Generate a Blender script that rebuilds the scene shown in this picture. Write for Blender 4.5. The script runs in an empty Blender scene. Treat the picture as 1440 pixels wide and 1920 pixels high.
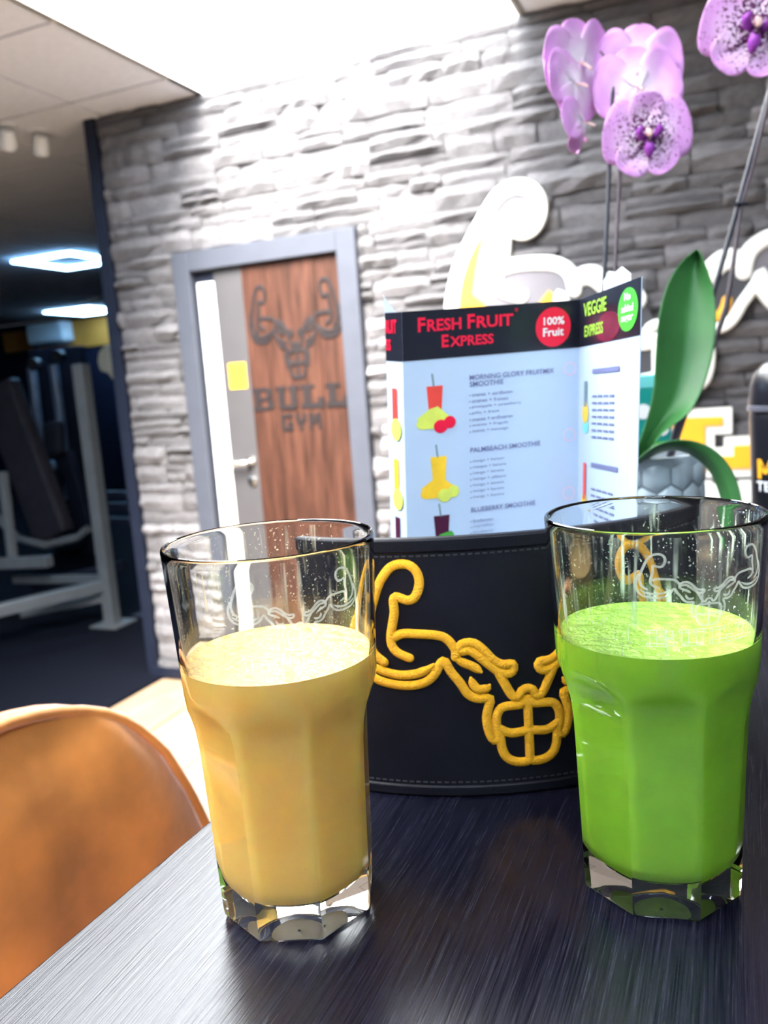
import bpy, bmesh, math, random
from mathutils import Vector, Matrix, noise
random.seed(7)
PI = math.pi
R = math.radians
scene = bpy.context.scene
COL = scene.collection

# ------------------------------------------------------------------ camera
HC = 1.35                       # lens height above the floor
ZT = 1.1395                     # table top height
CAM_R = Vector((0.92220714, 0.38053685, -0.06874365))
CAM_F = Vector((-0.38668424, 0.90889033, -0.15618472))
CAM_U = CAM_R.cross(CAM_F).normalized()
cam_d = bpy.data.cameras.new('camera')
cam = bpy.data.objects.new('camera', cam_d)
COL.objects.link(cam)
cam.matrix_world = Matrix(((CAM_R.x, CAM_U.x, -CAM_F.x, 0), (CAM_R.y, CAM_U.y, -CAM_F.y, 0), (CAM_R.z, CAM_U.z, -CAM_F.z, HC), (0, 0, 0, 1)))
cam_d.sensor_fit = 'HORIZONTAL'
cam_d.sensor_width = 36
cam_d.lens = 1526.98 / 1440 * 36
cam_d.clip_start = 0.02
cam_d.dof.use_dof = True
cam_d.dof.focus_distance = 0.315
cam_d.dof.aperture_fstop = 17
scene.camera = cam

# ------------------------------------------------------------------ light and exposure
SKY_L = 17.0                     # radiance of the opal skylight pane
LED_L = 30.0                    # radiance of the LED ring lights in the gym
BAR_L = 30.0                    # radiance of the LED ring lights over the bar
SUN_S = 26.0                    # hazy sun falling through the skylight
SUN_DIR = (-0.12, 0.70, -0.70)
scene.view_settings.view_transform = 'Standard'
scene.view_settings.look = 'None'
scene.view_settings.gamma = 1
scene.view_settings.use_curve_mapping = False
scene.view_settings.exposure = 0.5
world = bpy.data.worlds.new('world')
scene.world = world
world.use_nodes = True
world.node_tree.nodes['Background'].inputs[0].default_value = (0.6, 0.7, 0.9, 1)
world.node_tree.nodes['Background'].inputs[1].default_value = 0.05
scene.cycles.max_bounces = 14
scene.cycles.transmission_bounces = 14
scene.cycles.transparent_max_bounces = 16
scene.cycles.sample_clamp_indirect = 40.0

sun_d = bpy.data.lights.new('hazy_sun', 'SUN')
sun_d.energy = SUN_S
sun_d.color = (1.0, 0.94, 0.85)
sun_d.angle = math.radians(34)
sun = bpy.data.objects.new('hazy_sun', sun_d)
COL.objects.link(sun)
sun.rotation_euler = Vector(SUN_DIR).to_track_quat('-Z', 'Y').to_euler()
sun.location = (-1.3, -2, 6)

# ------------------------------------------------------------------ materials
MATS = {}


def srgb(r, g, b):
    return tuple(((c / 255) / 12.92 if c / 255 <= 0.04045 else ((c / 255 + 0.055) / 1.055) ** 2.4) for c in (r, g, b)) + (1,)


def mat(name, col, rough=0.5, metal=0.0, spec=0.5, var=0.12, scale=12, bump=0.0, bscale=40, emit=None, estr=0, coat=0, sss=0, sheen=0, aniso=(1, 1, 1), rnd=0.0):
    """Principled material with procedural colour variation and fine relief."""
    if name in MATS:
        return MATS[name]
    m = bpy.data.materials.new(name)
    m.use_nodes = True
    nt = m.node_tree
    b = nt.nodes['Principled BSDF']
    b.inputs['Roughness'].default_value = rough
    b.inputs['Metallic'].default_value = metal
    b.inputs['Specular IOR Level'].default_value = spec
    if coat:
        b.inputs['Coat Weight'].default_value = coat
    if sss:
        b.inputs['Subsurface Weight'].default_value = sss
        b.inputs['Subsurface Radius'].default_value = (0.014, 0.010, 0.004)
        b.inputs['Subsurface Scale'].default_value = 1.0
    if sheen:
        b.inputs['Sheen Weight'].default_value = sheen
        b.inputs['Sheen Roughness'].default_value = 0.4
    tc = nt.nodes.new('ShaderNodeTexCoord')
    mp = nt.nodes.new('ShaderNodeMapping')
    mp.inputs['Scale'].default_value = aniso
    nt.links.new(tc.outputs['Object'], mp.inputs[0])
    n = nt.nodes.new('ShaderNodeTexNoise')
    n.inputs['Scale'].default_value = scale
    n.inputs['Detail'].default_value = 4
    nt.links.new(mp.outputs[0], n.inputs['Vector'])
    ramp = nt.nodes.new('ShaderNodeValToRGB')
    c = col
    ramp.color_ramp.elements[0].position = 0.3
    ramp.color_ramp.elements[1].position = 0.7
    ramp.color_ramp.elements[0].color = tuple(max(0, v * (1 - var)) for v in c[:3]) + (1,)
    ramp.color_ramp.elements[1].color = tuple(min(1, v * (1 + var)) for v in c[:3]) + (1,)
    nt.links.new(n.outputs['Fac'], ramp.inputs[0])
    out = ramp.outputs[0]
    if rnd:
        oi = nt.nodes.new('ShaderNodeObjectInfo')
        mr = nt.nodes.new('ShaderNodeMapRange')
        mr.inputs['To Min'].default_value = 1 - rnd
        mr.inputs['To Max'].default_value = 1 + rnd
        nt.links.new(oi.outputs['Random'], mr.inputs['Value'])
        mx = nt.nodes.new('ShaderNodeVectorMath')
        mx.operation = 'SCALE'
        nt.links.new(out, mx.inputs[0])
        nt.links.new(mr.outputs[0], mx.inputs['Scale'])
        out = mx.outputs[0]
    nt.links.new(out, b.inputs['Base Color'])
    if bump:
        n2 = nt.nodes.new('ShaderNodeTexNoise')
        n2.inputs['Scale'].default_value = bscale
        n2.inputs['Detail'].default_value = 5
        nt.links.new(mp.outputs[0], n2.inputs['Vector'])
        bp = nt.nodes.new('ShaderNodeBump')
        bp.inputs['Strength'].default_value = bump
        bp.inputs['Distance'].default_value = 0.01
        nt.links.new(n2.outputs['Fac'], bp.inputs['Height'])
        nt.links.new(bp.outputs[0], b.inputs['Normal'])
    if emit:
        b.inputs['Emission Color'].default_value = emit
        b.inputs['Emission Strength'].default_value = estr
    MATS[name] = m
    return m


def table_wood():
    m = bpy.data.materials.new('black_wood')
    m.use_nodes = True
    nt = m.node_tree
    b = nt.nodes['Principled BSDF']
    tc = nt.nodes.new('ShaderNodeTexCoord')
    mp = nt.nodes.new('ShaderNodeMapping')
    mp.inputs['Rotation'].default_value = (0, 0, R(2.2))
    mp.inputs['Scale'].default_value = (1, 0.016, 1)
    nt.links.new(tc.outputs['Object'], mp.inputs[0])
    # slow waviness of the grain
    nw = nt.nodes.new('ShaderNodeTexNoise')
    nw.inputs['Scale'].default_value = 5
    mpw = nt.nodes.new('ShaderNodeMapping')
    mpw.inputs['Scale'].default_value = (1, 0.6, 1)
    nt.links.new(tc.outputs['Object'], mpw.inputs[0])
    nt.links.new(mpw.outputs[0], nw.inputs['Vector'])
    ad = nt.nodes.new('ShaderNodeVectorMath')
    ad.operation = 'MULTIPLY_ADD'
    ad.inputs[1].default_value = (0.02, 0, 0)
    nt.links.new(nw.outputs['Color'], ad.inputs[0])
    nt.links.new(mp.outputs[0], ad.inputs[2])
    n1 = nt.nodes.new('ShaderNodeTexNoise')
    n1.inputs['Scale'].default_value = 1500
    n1.inputs['Detail'].default_value = 3
    n1.inputs['Roughness'].default_value = 0.6
    nt.links.new(ad.outputs[0], n1.inputs['Vector'])
    n2 = nt.nodes.new('ShaderNodeTexNoise')
    n2.inputs['Scale'].default_value = 420
    n2.inputs['Detail'].default_value = 2
    nt.links.new(ad.outputs[0], n2.inputs['Vector'])
    ramp = nt.nodes.new('ShaderNodeValToRGB')
    ramp.color_ramp.elements[0].position = 0.38
    ramp.color_ramp.elements[0].color = (0.002, 0.002, 0.006, 1)
    ramp.color_ramp.elements[1].position = 0.72
    ramp.color_ramp.elements[1].color = (0.010, 0.010, 0.020, 1)
    nt.links.new(n1.outputs['Fac'], ramp.inputs[0])
    nt.links.new(ramp.outputs[0], b.inputs['Base Color'])
    mr = nt.nodes.new('ShaderNodeMapRange')
    mr.inputs['From Min'].default_value = 0.3
    mr.inputs['From Max'].default_value = 0.7
    mr.inputs['To Min'].default_value = 0.14
    mr.inputs['To Max'].default_value = 0.30
    nt.links.new(n1.outputs['Fac'], mr.inputs['Value'])
    nt.links.new(mr.outputs[0], b.inputs['Roughness'])
    mixh = nt.nodes.new('ShaderNodeMath')
    mixh.operation = 'MULTIPLY_ADD'
    mixh.inputs[1].default_value = 0.6
    nt.links.new(n2.outputs['Fac'], mixh.inputs[0])
    nt.links.new(n1.outputs['Fac'], mixh.inputs[2])
    bp = nt.nodes.new('ShaderNodeBump')
    bp.inputs['Strength'].default_value = 0.24
    bp.inputs['Distance'].default_value = 0.0004
    nt.links.new(mixh.outputs[0], bp.inputs['Height'])
    nt.links.new(bp.outputs[0], b.inputs['Normal'])
    b.inputs['Specular IOR Level'].default_value = 0.38
    return m


def glass_mat():
    m = bpy.data.materials.new('clear_glass')
    m.use_nodes = True
    nt = m.node_tree
    b = nt.nodes['Principled BSDF']
    b.inputs['Transmission Weight'].default_value = 1
    b.inputs['Roughness'].default_value = 0.0
    b.inputs['IOR'].default_value = 1.5
    b.inputs['Base Color'].default_value = (0.985, 0.995, 0.985, 1)
    return m


def film_mat(name, col, amount):
    """Dried drips and specks left on the inside of a glass: film with gaps."""
    m = bpy.data.materials.new(name)
    m.use_nodes = True
    nt = m.node_tree
    for n in list(nt.nodes):
        nt.nodes.remove(n)
    out = nt.nodes.new('ShaderNodeOutputMaterial')
    mix = nt.nodes.new('ShaderNodeMixShader')
    tr = nt.nodes.new('ShaderNodeBsdfTransparent')
    df = nt.nodes.new('ShaderNodeBsdfDiffuse')
    df.inputs[0].default_value = col
    tc = nt.nodes.new('ShaderNodeTexCoord')
    mp = nt.nodes.new('ShaderNodeMapping')
    mp.inputs['Scale'].default_value = (1, 1, 0.05)
    nt.links.new(tc.outputs['Object'], mp.inputs[0])
    n1 = nt.nodes.new('ShaderNodeTexNoise')
    n1.inputs['Scale'].default_value = 330
    n1.inputs['Detail'].default_value = 2
    nt.links.new(mp.outputs[0], n1.inputs['Vector'])
    r1 = nt.nodes.new('ShaderNodeMapRange')
    r1.inputs['From Min'].default_value = 0.56
    r1.inputs['From Max'].default_value = 0.70
    r1.inputs['To Max'].default_value = 0.75 * amount
    nt.links.new(n1.outputs['Fac'], r1.inputs['Value'])
    n2 = nt.nodes.new('ShaderNodeTexNoise')
    n2.inputs['Scale'].default_value = 900
    n2.inputs['Detail'].default_value = 1
    nt.links.new(tc.outputs['Object'], n2.inputs['Vector'])
    r2 = nt.nodes.new('ShaderNodeMapRange')
    r2.inputs['From Min'].default_value = 0.66
    r2.inputs['From Max'].default_value = 0.72
    r2.inputs['To Max'].default_value = 0.8 * amount
    nt.links.new(n2.outputs['Fac'], r2.inputs['Value'])
    n3 = nt.nodes.new('ShaderNodeTexNoise')
    n3.inputs['Scale'].default_value = 45
    nt.links.new(tc.outputs['Object'], n3.inputs['Vector'])
    mx = nt.nodes.new('ShaderNodeMath')
    mx.operation = 'MAXIMUM'
    nt.links.new(r1.outputs[0], mx.inputs[0])
    nt.links.new(r2.outputs[0], mx.inputs[1])
    r3 = nt.nodes.new('ShaderNodeMapRange')
    r3.inputs['From Min'].default_value = 0.38
    r3.inputs['From Max'].default_value = 0.6
    nt.links.new(n3.outputs['Fac'], r3.inputs['Value'])
    ml = nt.nodes.new('ShaderNodeMath')
    ml.operation = 'MULTIPLY'
    nt.links.new(mx.outputs[0], ml.inputs[0])
    nt.links.new(r3.outputs[0], ml.inputs[1])
    nt.links.new(ml.outputs[0], mix.inputs[0])
    nt.links.new(tr.outputs[0], mix.inputs[1])
    nt.links.new(df.outputs[0], mix.inputs[2])
    nt.links.new(mix.outputs[0], out.inputs[0])
    return m


def etch_mat():
    m = bpy.data.materials.new('etched_frost')
    m.use_nodes = True
    nt = m.node_tree
    for n in list(nt.nodes):
        nt.nodes.remove(n)
    out = nt.nodes.new('ShaderNodeOutputMaterial')
    mix = nt.nodes.new('ShaderNodeMixShader')
    tr = nt.nodes.new('ShaderNodeBsdfTransparent')
    df = nt.nodes.new('ShaderNodeBsdfDiffuse')
    df.inputs[0].default_value = (0.75, 0.78, 0.70, 1)
    tl = nt.nodes.new('ShaderNodeBsdfTranslucent')
    tl.inputs[0].default_value = (0.8, 0.82, 0.74, 1)
    ad = nt.nodes.new('ShaderNodeMixShader')
    ad.inputs[0].default_value = 0.5
    nt.links.new(df.outputs[0], ad.inputs[1])
    nt.links.new(tl.outputs[0], ad.inputs[2])
    nz = nt.nodes.new('ShaderNodeTexNoise')
    nz.inputs['Scale'].default_value = 600
    tc = nt.nodes.new('ShaderNodeTexCoord')
    nt.links.new(tc.outputs['Object'], nz.inputs['Vector'])
    mr = nt.nodes.new('ShaderNodeMapRange')
    mr.inputs['To Min'].default_value = 0.28
    mr.inputs['To Max'].default_value = 0.55
    nt.links.new(nz.outputs['Fac'], mr.inputs['Value'])
    nt.links.new(mr.outputs[0], mix.inputs[0])
    nt.links.new(tr.outputs[0], mix.inputs[1])
    nt.links.new(ad.outputs[0], mix.inputs[2])
    nt.links.new(mix.outputs[0], out.inputs[0])
    return m


def petal_mat(name, spots):
    m = bpy.data.materials.new(name)
    m.use_nodes = True
    nt = m.node_tree
    b = nt.nodes['Principled BSDF']
    b.inputs['Roughness'].default_value = 0.55
    b.inputs['Subsurface Weight'].default_value = 0.15
    b.inputs['Subsurface Radius'].default_value = (0.004, 0.002, 0.004)
    tc = nt.nodes.new('ShaderNodeTexCoord')
    ln = nt.nodes.new('ShaderNodeVectorMath')
    ln.operation = 'LENGTH'
    nt.links.new(tc.outputs['Object'], ln.inputs[0])
    mr = nt.nodes.new('ShaderNodeMapRange')
    mr.inputs['From Min'].default_value = 0.006
    mr.inputs['From Max'].default_value = 0.045
    nt.links.new(ln.outputs['Value'], mr.inputs['Value'])
    n = nt.nodes.new('ShaderNodeTexNoise')
    n.inputs['Scale'].default_value = 45
    n.inputs['Detail'].default_value = 3
    nt.links.new(tc.outputs['Object'], n.inputs['Vector'])
    ad = nt.nodes.new('ShaderNodeMath')
    ad.operation = 'MULTIPLY_ADD'
    ad.inputs[1].default_value = 0.7
    nt.links.new(n.outputs['Fac'], ad.inputs[0])
    sb = nt.nodes.new('ShaderNodeMath')
    sb.operation = 'SUBTRACT'
    sb.inputs[1].default_value = 0.35
    nt.links.new(mr.outputs[0], sb.inputs[0])
    nt.links.new(sb.outputs[0], ad.inputs[2])
    ramp = nt.nodes.new('ShaderNodeValToRGB')
    e = ramp.color_ramp.elements
    e[0].position = 0.1
    e[0].color = srgb(244, 226, 242)
    e[1].position = 0.85
    e[1].color = srgb(220, 156, 222)
    k = e.new(0.5)
    k.color = srgb(232, 190, 230)
    nt.links.new(ad.outputs[0], ramp.inputs[0])
    out = ramp.outputs[0]
    if spots:
        v = nt.nodes.new('ShaderNodeTexNoise')
        v.inputs['Scale'].default_value = 420
        v.inputs['Detail'].default_value = 1
        nt.links.new(tc.outputs['Object'], v.inputs['Vector'])
        # spots get denser towards the heart of the flower
        th = nt.nodes.new('ShaderNodeMapRange')
        th.inputs['From Min'].default_value = 0.004
        th.inputs['From Max'].default_value = 0.040
        th.inputs['To Min'].default_value = 0.40
        th.inputs['To Max'].default_value = 0.68
        nt.links.new(ln.outputs['Value'], th.inputs['Value'])
        gt = nt.nodes.new('ShaderNodeMath')
        gt.operation = 'GREATER_THAN'
        nt.links.new(v.outputs['Fac'], gt.inputs[0])
        nt.links.new(th.outputs[0], gt.inputs[1])
        mx = nt.nodes.new('ShaderNodeMix')
        mx.data_type = 'RGBA'
        nt.links.new(gt.outputs[0], mx.inputs[0])
        nt.links.new(out, mx.inputs[6])
        mx.inputs[7].default_value = srgb(92, 22, 80)
        out = mx.outputs[2]
    nt.links.new(out, b.inputs['Base Color'])
    return m


M_STONE = mat('stone', (0.155, 0.150, 0.162, 1), 0.85, var=0.22, scale=9, bump=0.9, bscale=35, rnd=0.16)
M_MORTAR = mat('stone_backing', (0.12, 0.118, 0.125, 1), 0.9, var=0.2)
M_CEIL = mat('ceiling_tile', (0.74, 0.78, 0.87, 1), 0.9, var=0.04, scale=30)
M_GRID = mat('ceiling_grid', (0.30, 0.29, 0.30, 1), 0.8, var=0.05)
M_WHITE = mat('white_paint', (0.85, 0.85, 0.83, 1), 0.6, var=0.02)
M_OAK = mat('light_oak', (0.36, 0.25, 0.16, 1), 0.45, var=0.18, scale=5, aniso=(8, 0.8, 8), rnd=0.08)
M_RUBBER = mat('rubber_floor', (0.005, 0.006, 0.011, 1), 0.8, spec=0.06, var=0.4, scale=120)
M_BLACKWALL = mat('black_wall', (0.008, 0.010, 0.022, 1), 0.85, spec=0.1, var=0.2)
M_GREYWALL = mat('plain_wall', (0.16, 0.16, 0.17, 1), 0.85, var=0.05)
M_YELWALL = mat('yellow_wall', (0.50, 0.19, 0.02, 1), 0.7, var=0.08)
M_TRIM = mat('corner_trim', (0.009, 0.012, 0.024, 1), 0.5, spec=0.2, var=0.1)
M_FRAME = mat('door_frame', (0.048, 0.053, 0.070, 1), 0.5, spec=0.3, var=0.05)
M_DOORGREY = mat('door_grey', (0.045, 0.043, 0.047, 1), 0.5, var=0.05)
M_DOORWOOD = mat('door_wood', (0.042, 0.017, 0.011, 1), 0.5, spec=0.2, var=0.5, scale=6, aniso=(6, 6, 0.7))
M_CARVE = mat('door_carving', (0.012, 0.009, 0.010, 1), 0.6, spec=0.2, var=0.15)
M_CHROME = mat('steel', (0.72, 0.71, 0.69, 1), 0.25, metal=1.0, var=0.03)
M_SIGNWHITE = mat('sign_white', (0.86, 0.88, 0.85, 1), 0.5, var=0.02)
M_SIGNGREY = mat('sign_grey', (0.14, 0.132, 0.155, 1), 0.5, var=0.03)
M_SIGNDARK = mat('sign_dark', (0.035, 0.035, 0.045, 1), 0.5, var=0.1)
M_SIGNYEL = mat('sign_yellow', (0.90, 0.43, 0.02, 1), 0.45, var=0.04)
M_BLACKMETAL = mat('black_metal', (0.012, 0.013, 0.018, 1), 0.4, metal=0.3, var=0.1)
M_MACHGREY = mat('machine_grey', (0.15, 0.165, 0.18, 1), 0.4, metal=0.2, var=0.08)
M_MACHDARK = mat('machine_dark', (0.016, 0.019, 0.034, 1), 0.5, spec=0.2, var=0.15)
M_PAD = mat('machine_pad', (0.026, 0.024, 0.032, 1), 0.55, spec=0.25, var=0.15)
M_CREAM = mat('machine_cream', (0.55, 0.55, 0.45, 1), 0.5, var=0.05)
M_AC = mat('white_plastic', (0.75, 0.77, 0.78, 1), 0.4, var=0.02)
M_VELVET = mat('orange_velvet', (0.60, 0.21, 0.035, 1), 0.75, var=0.42, scale=10, bump=0.35, bscale=16, sheen=0.9)
M_LEATHER = mat('black_leather', (0.006, 0.006, 0.011, 1), 0.42, var=0.15, scale=30, bump=0.12, bscale=900, spec=0.18)
M_STITCH = mat('black_stitch', (0.02, 0.02, 0.026, 1), 0.6)
M_THREAD = mat('yellow_thread', (1.0, 0.44, 0.004, 1), 0.5, var=0.10, scale=500, bump=0.5, bscale=1400)
M_PAPER = mat('glossy_paper', (0.46, 0.56, 0.72, 1), 0.35, var=0.01)
M_BAND = mat('print_black', (0.012, 0.013, 0.022, 1), 0.25, var=0.2)
M_RED = mat('print_red', srgb(232, 20, 62), 0.35, var=0.02)
M_PRED = mat('print_tomato', srgb(226, 70, 60), 0.4, var=0.1, scale=60)
M_PYEL = mat('print_yellow', srgb(245, 196, 50), 0.4, var=0.12, scale=90)
M_PLIME = mat('print_lime', srgb(212, 220, 96), 0.4, var=0.12, scale=90)
M_PPURP = mat('print_purple', srgb(70, 20, 50), 0.4, var=0.1)
M_PBLUE = mat('print_blue', srgb(48, 110, 200), 0.4, var=0.2, scale=120)
M_PGREEN = mat('print_green', srgb(70, 160, 60), 0.4, var=0.15, scale=120)
M_PINK = mat('print_pink', srgb(240, 190, 205), 0.4, var=0.03)
M_PTEXT = mat('print_text', srgb(105, 108, 150), 0.4, var=0.03)
M_PGREY = mat('print_grey', srgb(110, 130, 140), 0.4, var=0.05)
M_PWHITE = mat('print_white', (0.85, 0.87, 0.9, 1), 0.4, var=0.02)
M_POTGAP = mat('pot_joint', (0.17, 0.20, 0.23, 1), 0.4, var=0.1)
M_POT = mat('pot_glaze', (0.40, 0.47, 0.52, 1), 0.3, var=0.12, scale=25, coat=0.3)
M_SOIL = mat('bark_soil', (0.06, 0.04, 0.025, 1), 0.9, var=0.5, scale=80, bump=1, bscale=120)
M_LEAF = mat('orchid_leaf', (0.040, 0.155, 0.042, 1), 0.42, var=0.25, scale=14, spec=0.35)
M_STEM = mat('orchid_stem', (0.075, 0.05, 0.065, 1), 0.5, var=0.3, scale=60)
M_STAKE = mat('dark_stake', (0.012, 0.012, 0.025, 1), 0.5, var=0.1)
M_LIP = mat('orchid_lip', srgb(150, 60, 170), 0.5, var=0.25, scale=120)
M_COLUMN = mat('orchid_column', srgb(232, 190, 185), 0.5, var=0.1, scale=150)
M_THROAT = mat('orchid_throat', srgb(62, 14, 52), 0.5, var=0.2)
M_TEAL = mat('carton_teal', srgb(12, 140, 132), 0.4, var=0.08)
M_TEALTOP = mat('carton_pale_teal', srgb(110, 205, 205), 0.4, var=0.04)
M_SHAKER = mat('shaker_black', (0.012, 0.012, 0.018, 1), 0.28, var=0.1)
M_SHAKERRING = mat('shaker_ring', (0.10, 0.10, 0.13, 1), 0.3, var=0.05)
M_OJ = mat('orange_smoothie', (1.0, 0.585, 0.14, 1), 0.35, var=0.06, scale=60, sss=0.7)
M_GJ = mat('green_smoothie', (0.26, 0.52, 0.025, 1), 0.35, var=0.10, scale=60, sss=0.6)
M_OJTOP = mat('orange_smoothie_foam', (0.95, 0.60, 0.17, 1), 0.3, var=0.08, scale=130, bump=0.5, bscale=190)
M_GJTOP = mat('green_smoothie_foam', (0.34, 0.62, 0.07, 1), 0.3, var=0.12, scale=130, bump=0.5, bscale=190)
M_GLASS = glass_mat()
M_ETCH = etch_mat()
M_FILM_O = film_mat('orange_drips', (0.9, 0.82, 0.62, 1), 0.8)
M_FILM_G = film_mat('green_drips', (0.72, 0.80, 0.68, 1), 1.0)
M_TABLE = table_wood()
M_SKY = mat('opal_daylight', (0.8, 0.8, 0.8, 1), 0.5, emit=(0.93, 0.97, 1.0, 1), estr=SKY_L)
M_BARLED = mat('bar_led_tube', (0.8, 0.8, 0.8, 1), 0.5, emit=(0.72, 0.88, 1.0, 1), estr=BAR_L)
_nt = M_SKY.node_tree                   # the pane scatters the sky and lets the hazy sun through
_add = _nt.nodes.new('ShaderNodeAddShader')
_tr = _nt.nodes.new('ShaderNodeBsdfTransparent')
_em = _nt.nodes.new('ShaderNodeEmission')
_em.inputs[0].default_value = (0.93, 0.97, 1.0, 1)
_em.inputs[1].default_value = SKY_L
_nt.links.new(_tr.outputs[0], _add.inputs[0])
_nt.links.new(_em.outputs[0], _add.inputs[1])
_nt.links.new(_add.outputs[0], _nt.nodes['Material Output'].inputs[0])
M_LED = mat('led_tube', (0.8, 0.8, 0.8, 1), 0.5, emit=(0.28, 0.60, 1.0, 1), estr=LED_L)
M_PETAL = petal_mat('orchid_petal', True)
M_PETALB = petal_mat('orchid_petal_reverse', False)

# ------------------------------------------------------------------ mesh helpers
IDENT = lambda p: p


class MB:
    """Collects shapes; build() links them as one mesh object."""

    def __init__(self):
        self.v = []
        self.f = []
        self.mi = []

    def add(self, verts, faces, mi=0):
        o = len(self.v)
        self.v += [tuple(p) for p in verts]
        self.f += [tuple(i + o for i in f) for f in faces]
        self.mi += [mi] * len(faces)
        return self

    def box(self, x0, x1, y0, y1, z0, z1, M=None):
        vs = [Vector((x, y, z)) for z in (z0, z1) for y in (y0, y1) for x in (x0, x1)]
        if M:
            vs = [M @ p for p in vs]
        return self.add(vs, [(0, 2, 3, 1), (4, 5, 7, 6), (0, 1, 5, 4), (2, 6, 7, 3), (0, 4, 6, 2), (1, 3, 7, 5)])

    def beam(self, a, b, w, h=None, up=(0, 0, 1)):
        a, b = Vector(a), Vector(b)
        h = h or w
        d = (b - a).normalized()
        u = Vector(up)
        if abs(d.dot(u)) > 0.95:
            u = Vector((0, 1, 0))
        s = d.cross(u).normalized()
        u = s.cross(d)
        vs = [q + s * i * w / 2 + u * j * h / 2 for q in (a, b) for i, j in ((-1, -1), (1, -1), (1, 1), (-1, 1))]
        return self.add(vs, [(3, 2, 1, 0), (4, 5, 6, 7), (0, 1, 5, 4), (1, 2, 6, 5), (2, 3, 7, 6), (3, 0, 4, 7)])

    def tube(self, pts, r, n=10, cap=True):
        pts = [Vector(p) for p in pts]
        rs = r if isinstance(r, (list, tuple)) else [r] * len(pts)
        vs, fs = [], []
        prev = None
        for i, p in enumerate(pts):
            d = (pts[min(i + 1, len(pts) - 1)] - pts[max(i - 1, 0)]).normalized()
            u = prev if prev else (Vector((1, 0, 0)) if abs(d.x) < 0.8 else Vector((0, 1, 0)))
            u = (u - d * u.dot(d)).normalized()
            prev = u
            w = d.cross(u)
            for k in range(n):
                a = 2 * PI * k / n
                vs.append(p + (u * math.cos(a) + w * math.sin(a)) * rs[i])
        for i in range(len(pts) - 1):
            for k in range(n):
                k2 = (k + 1) % n
                fs.append((i * n + k, i * n + k2, (i + 1) * n + k2, (i + 1) * n + k))
        if cap:
            fs.append(tuple(range(n - 1, -1, -1)))
            fs.append(tuple((len(pts) - 1) * n + k for k in range(n)))
        return self.add(vs, fs)

    def lathe(self, prof, c, n=48, close=False):
        """prof: list of (radius, z)"""
        vs = [(c[0] + r * math.sin(2 * PI * k / n), c[1] - r * math.cos(2 * PI * k / n), z) for r, z in prof for k in range(n)]
        fs = []
        for i in range(len(prof) - 1):
            for k in range(n):
                k2 = (k + 1) % n
                fs.append((i * n + k, i * n + k2, (i + 1) * n + k2, (i + 1) * n + k))
        if close:
            fs.append(tuple(range(n - 1, -1, -1)))
            fs.append(tuple((len(prof) - 1) * n + k for k in range(n)))
        return self.add(vs, fs)

    def prism(self, poly, d0, d1, fn):
        """2-D outline given thickness; fn(u, v, d) -> point."""
        n = len(poly)
        vs = [fn(u, v, d0) for u, v in poly] + [fn(u, v, d1) for u, v in poly]
        fs = [tuple(range(n - 1, -1, -1)), tuple(range(n, 2 * n))]
        fs += [(i, (i + 1) % n, n + (i + 1) % n, n + i) for i in range(n)]
        return self.add(vs, fs)

    def stroke(self, pts, width, height, fn, step=None, base=0.0, taper=False):
        """A raised, domed line along a smoothed 2-D path; fn(u, v, d) -> point."""
        path = smooth(pts, step or width * 0.5)
        vs, fs = [], []
        N = len(path)
        prof = ((-0.5, 0.0), (-0.42, 0.7), (0.0, 1.0), (0.42, 0.7), (0.5, 0.0))
        for i, p in enumerate(path):
            a, b = path[max(i - 1, 0)], path[min(i + 1, N - 1)]
            dx, dy = b[0] - a[0], b[1] - a[1]
            l = math.hypot(dx, dy) or 1
            nx, ny = -dy / l, dx / l
            w = width
            if taper:
                w *= min(1, 0.35 + 4 * min(i, N - 1 - i) / N)
            for s, hh in prof:
                vs.append(fn(p[0] + nx * s * w, p[1] + ny * s * w, base + hh * height))
        for i in range(N - 1):
            for k in range(4):
                fs.append((i * 5 + k, i * 5 + k + 1, (i + 1) * 5 + k + 1, (i + 1) * 5 + k))
        self.add(vs, fs)
        for q, p in ((0, path[0]), (N - 1, path[-1])):     # round ends
            a, b = path[max(q - 1, 0)], path[min(q + 1, N - 1)]
            dx, dy = (b[0] - a[0]), (b[1] - a[1])
            ang = math.atan2(dy, dx) + (PI / 2 if q == 0 else -PI / 2)
            w = width * (0.35 if taper else 1)
            ring = [fn(p[0] + math.cos(ang + PI * k / 6) * w / 2, p[1] + math.sin(ang + PI * k / 6) * w / 2, base) for k in range(7)]
            mid = [fn(p[0] + math.cos(ang + PI * k / 6) * w * 0.42, p[1] + math.sin(ang + PI * k / 6) * w * 0.42, base + 0.7 * height) for k in range(7)]
            top = fn(p[0], p[1], base + height)
            self.add(ring + mid + [top], [(k, k + 1, 8 + k, 7 + k) for k in range(6)] + [(7 + k, 8 + k, 14) for k in range(6)])
        return self

    def build(self, name, material, parent=None, smooth_angle=None, solid=None, sub=0, bevel=0, recalc=True):
        me = bpy.data.meshes.new(name)
        me.from_pydata(self.v, [], self.f)
        mats = material if isinstance(material, (list, tuple)) else [material]
        for m_ in mats:
            me.materials.append(m_)
        if len(mats) > 1:
            me.polygons.foreach_set('material_index', self.mi)
        bm = bmesh.new()
        bm.from_mesh(me)
        if recalc:
            bmesh.ops.recalc_face_normals(bm, faces=bm.faces)
        bm.to_mesh(me)
        bm.free()
        if smooth_angle is not None:
            me.polygons.foreach_set('use_smooth', [True] * len(me.polygons))
            me.set_sharp_from_angle(angle=R(smooth_angle))
        o = bpy.data.objects.new(name, me)
        COL.objects.link(o)
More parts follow.
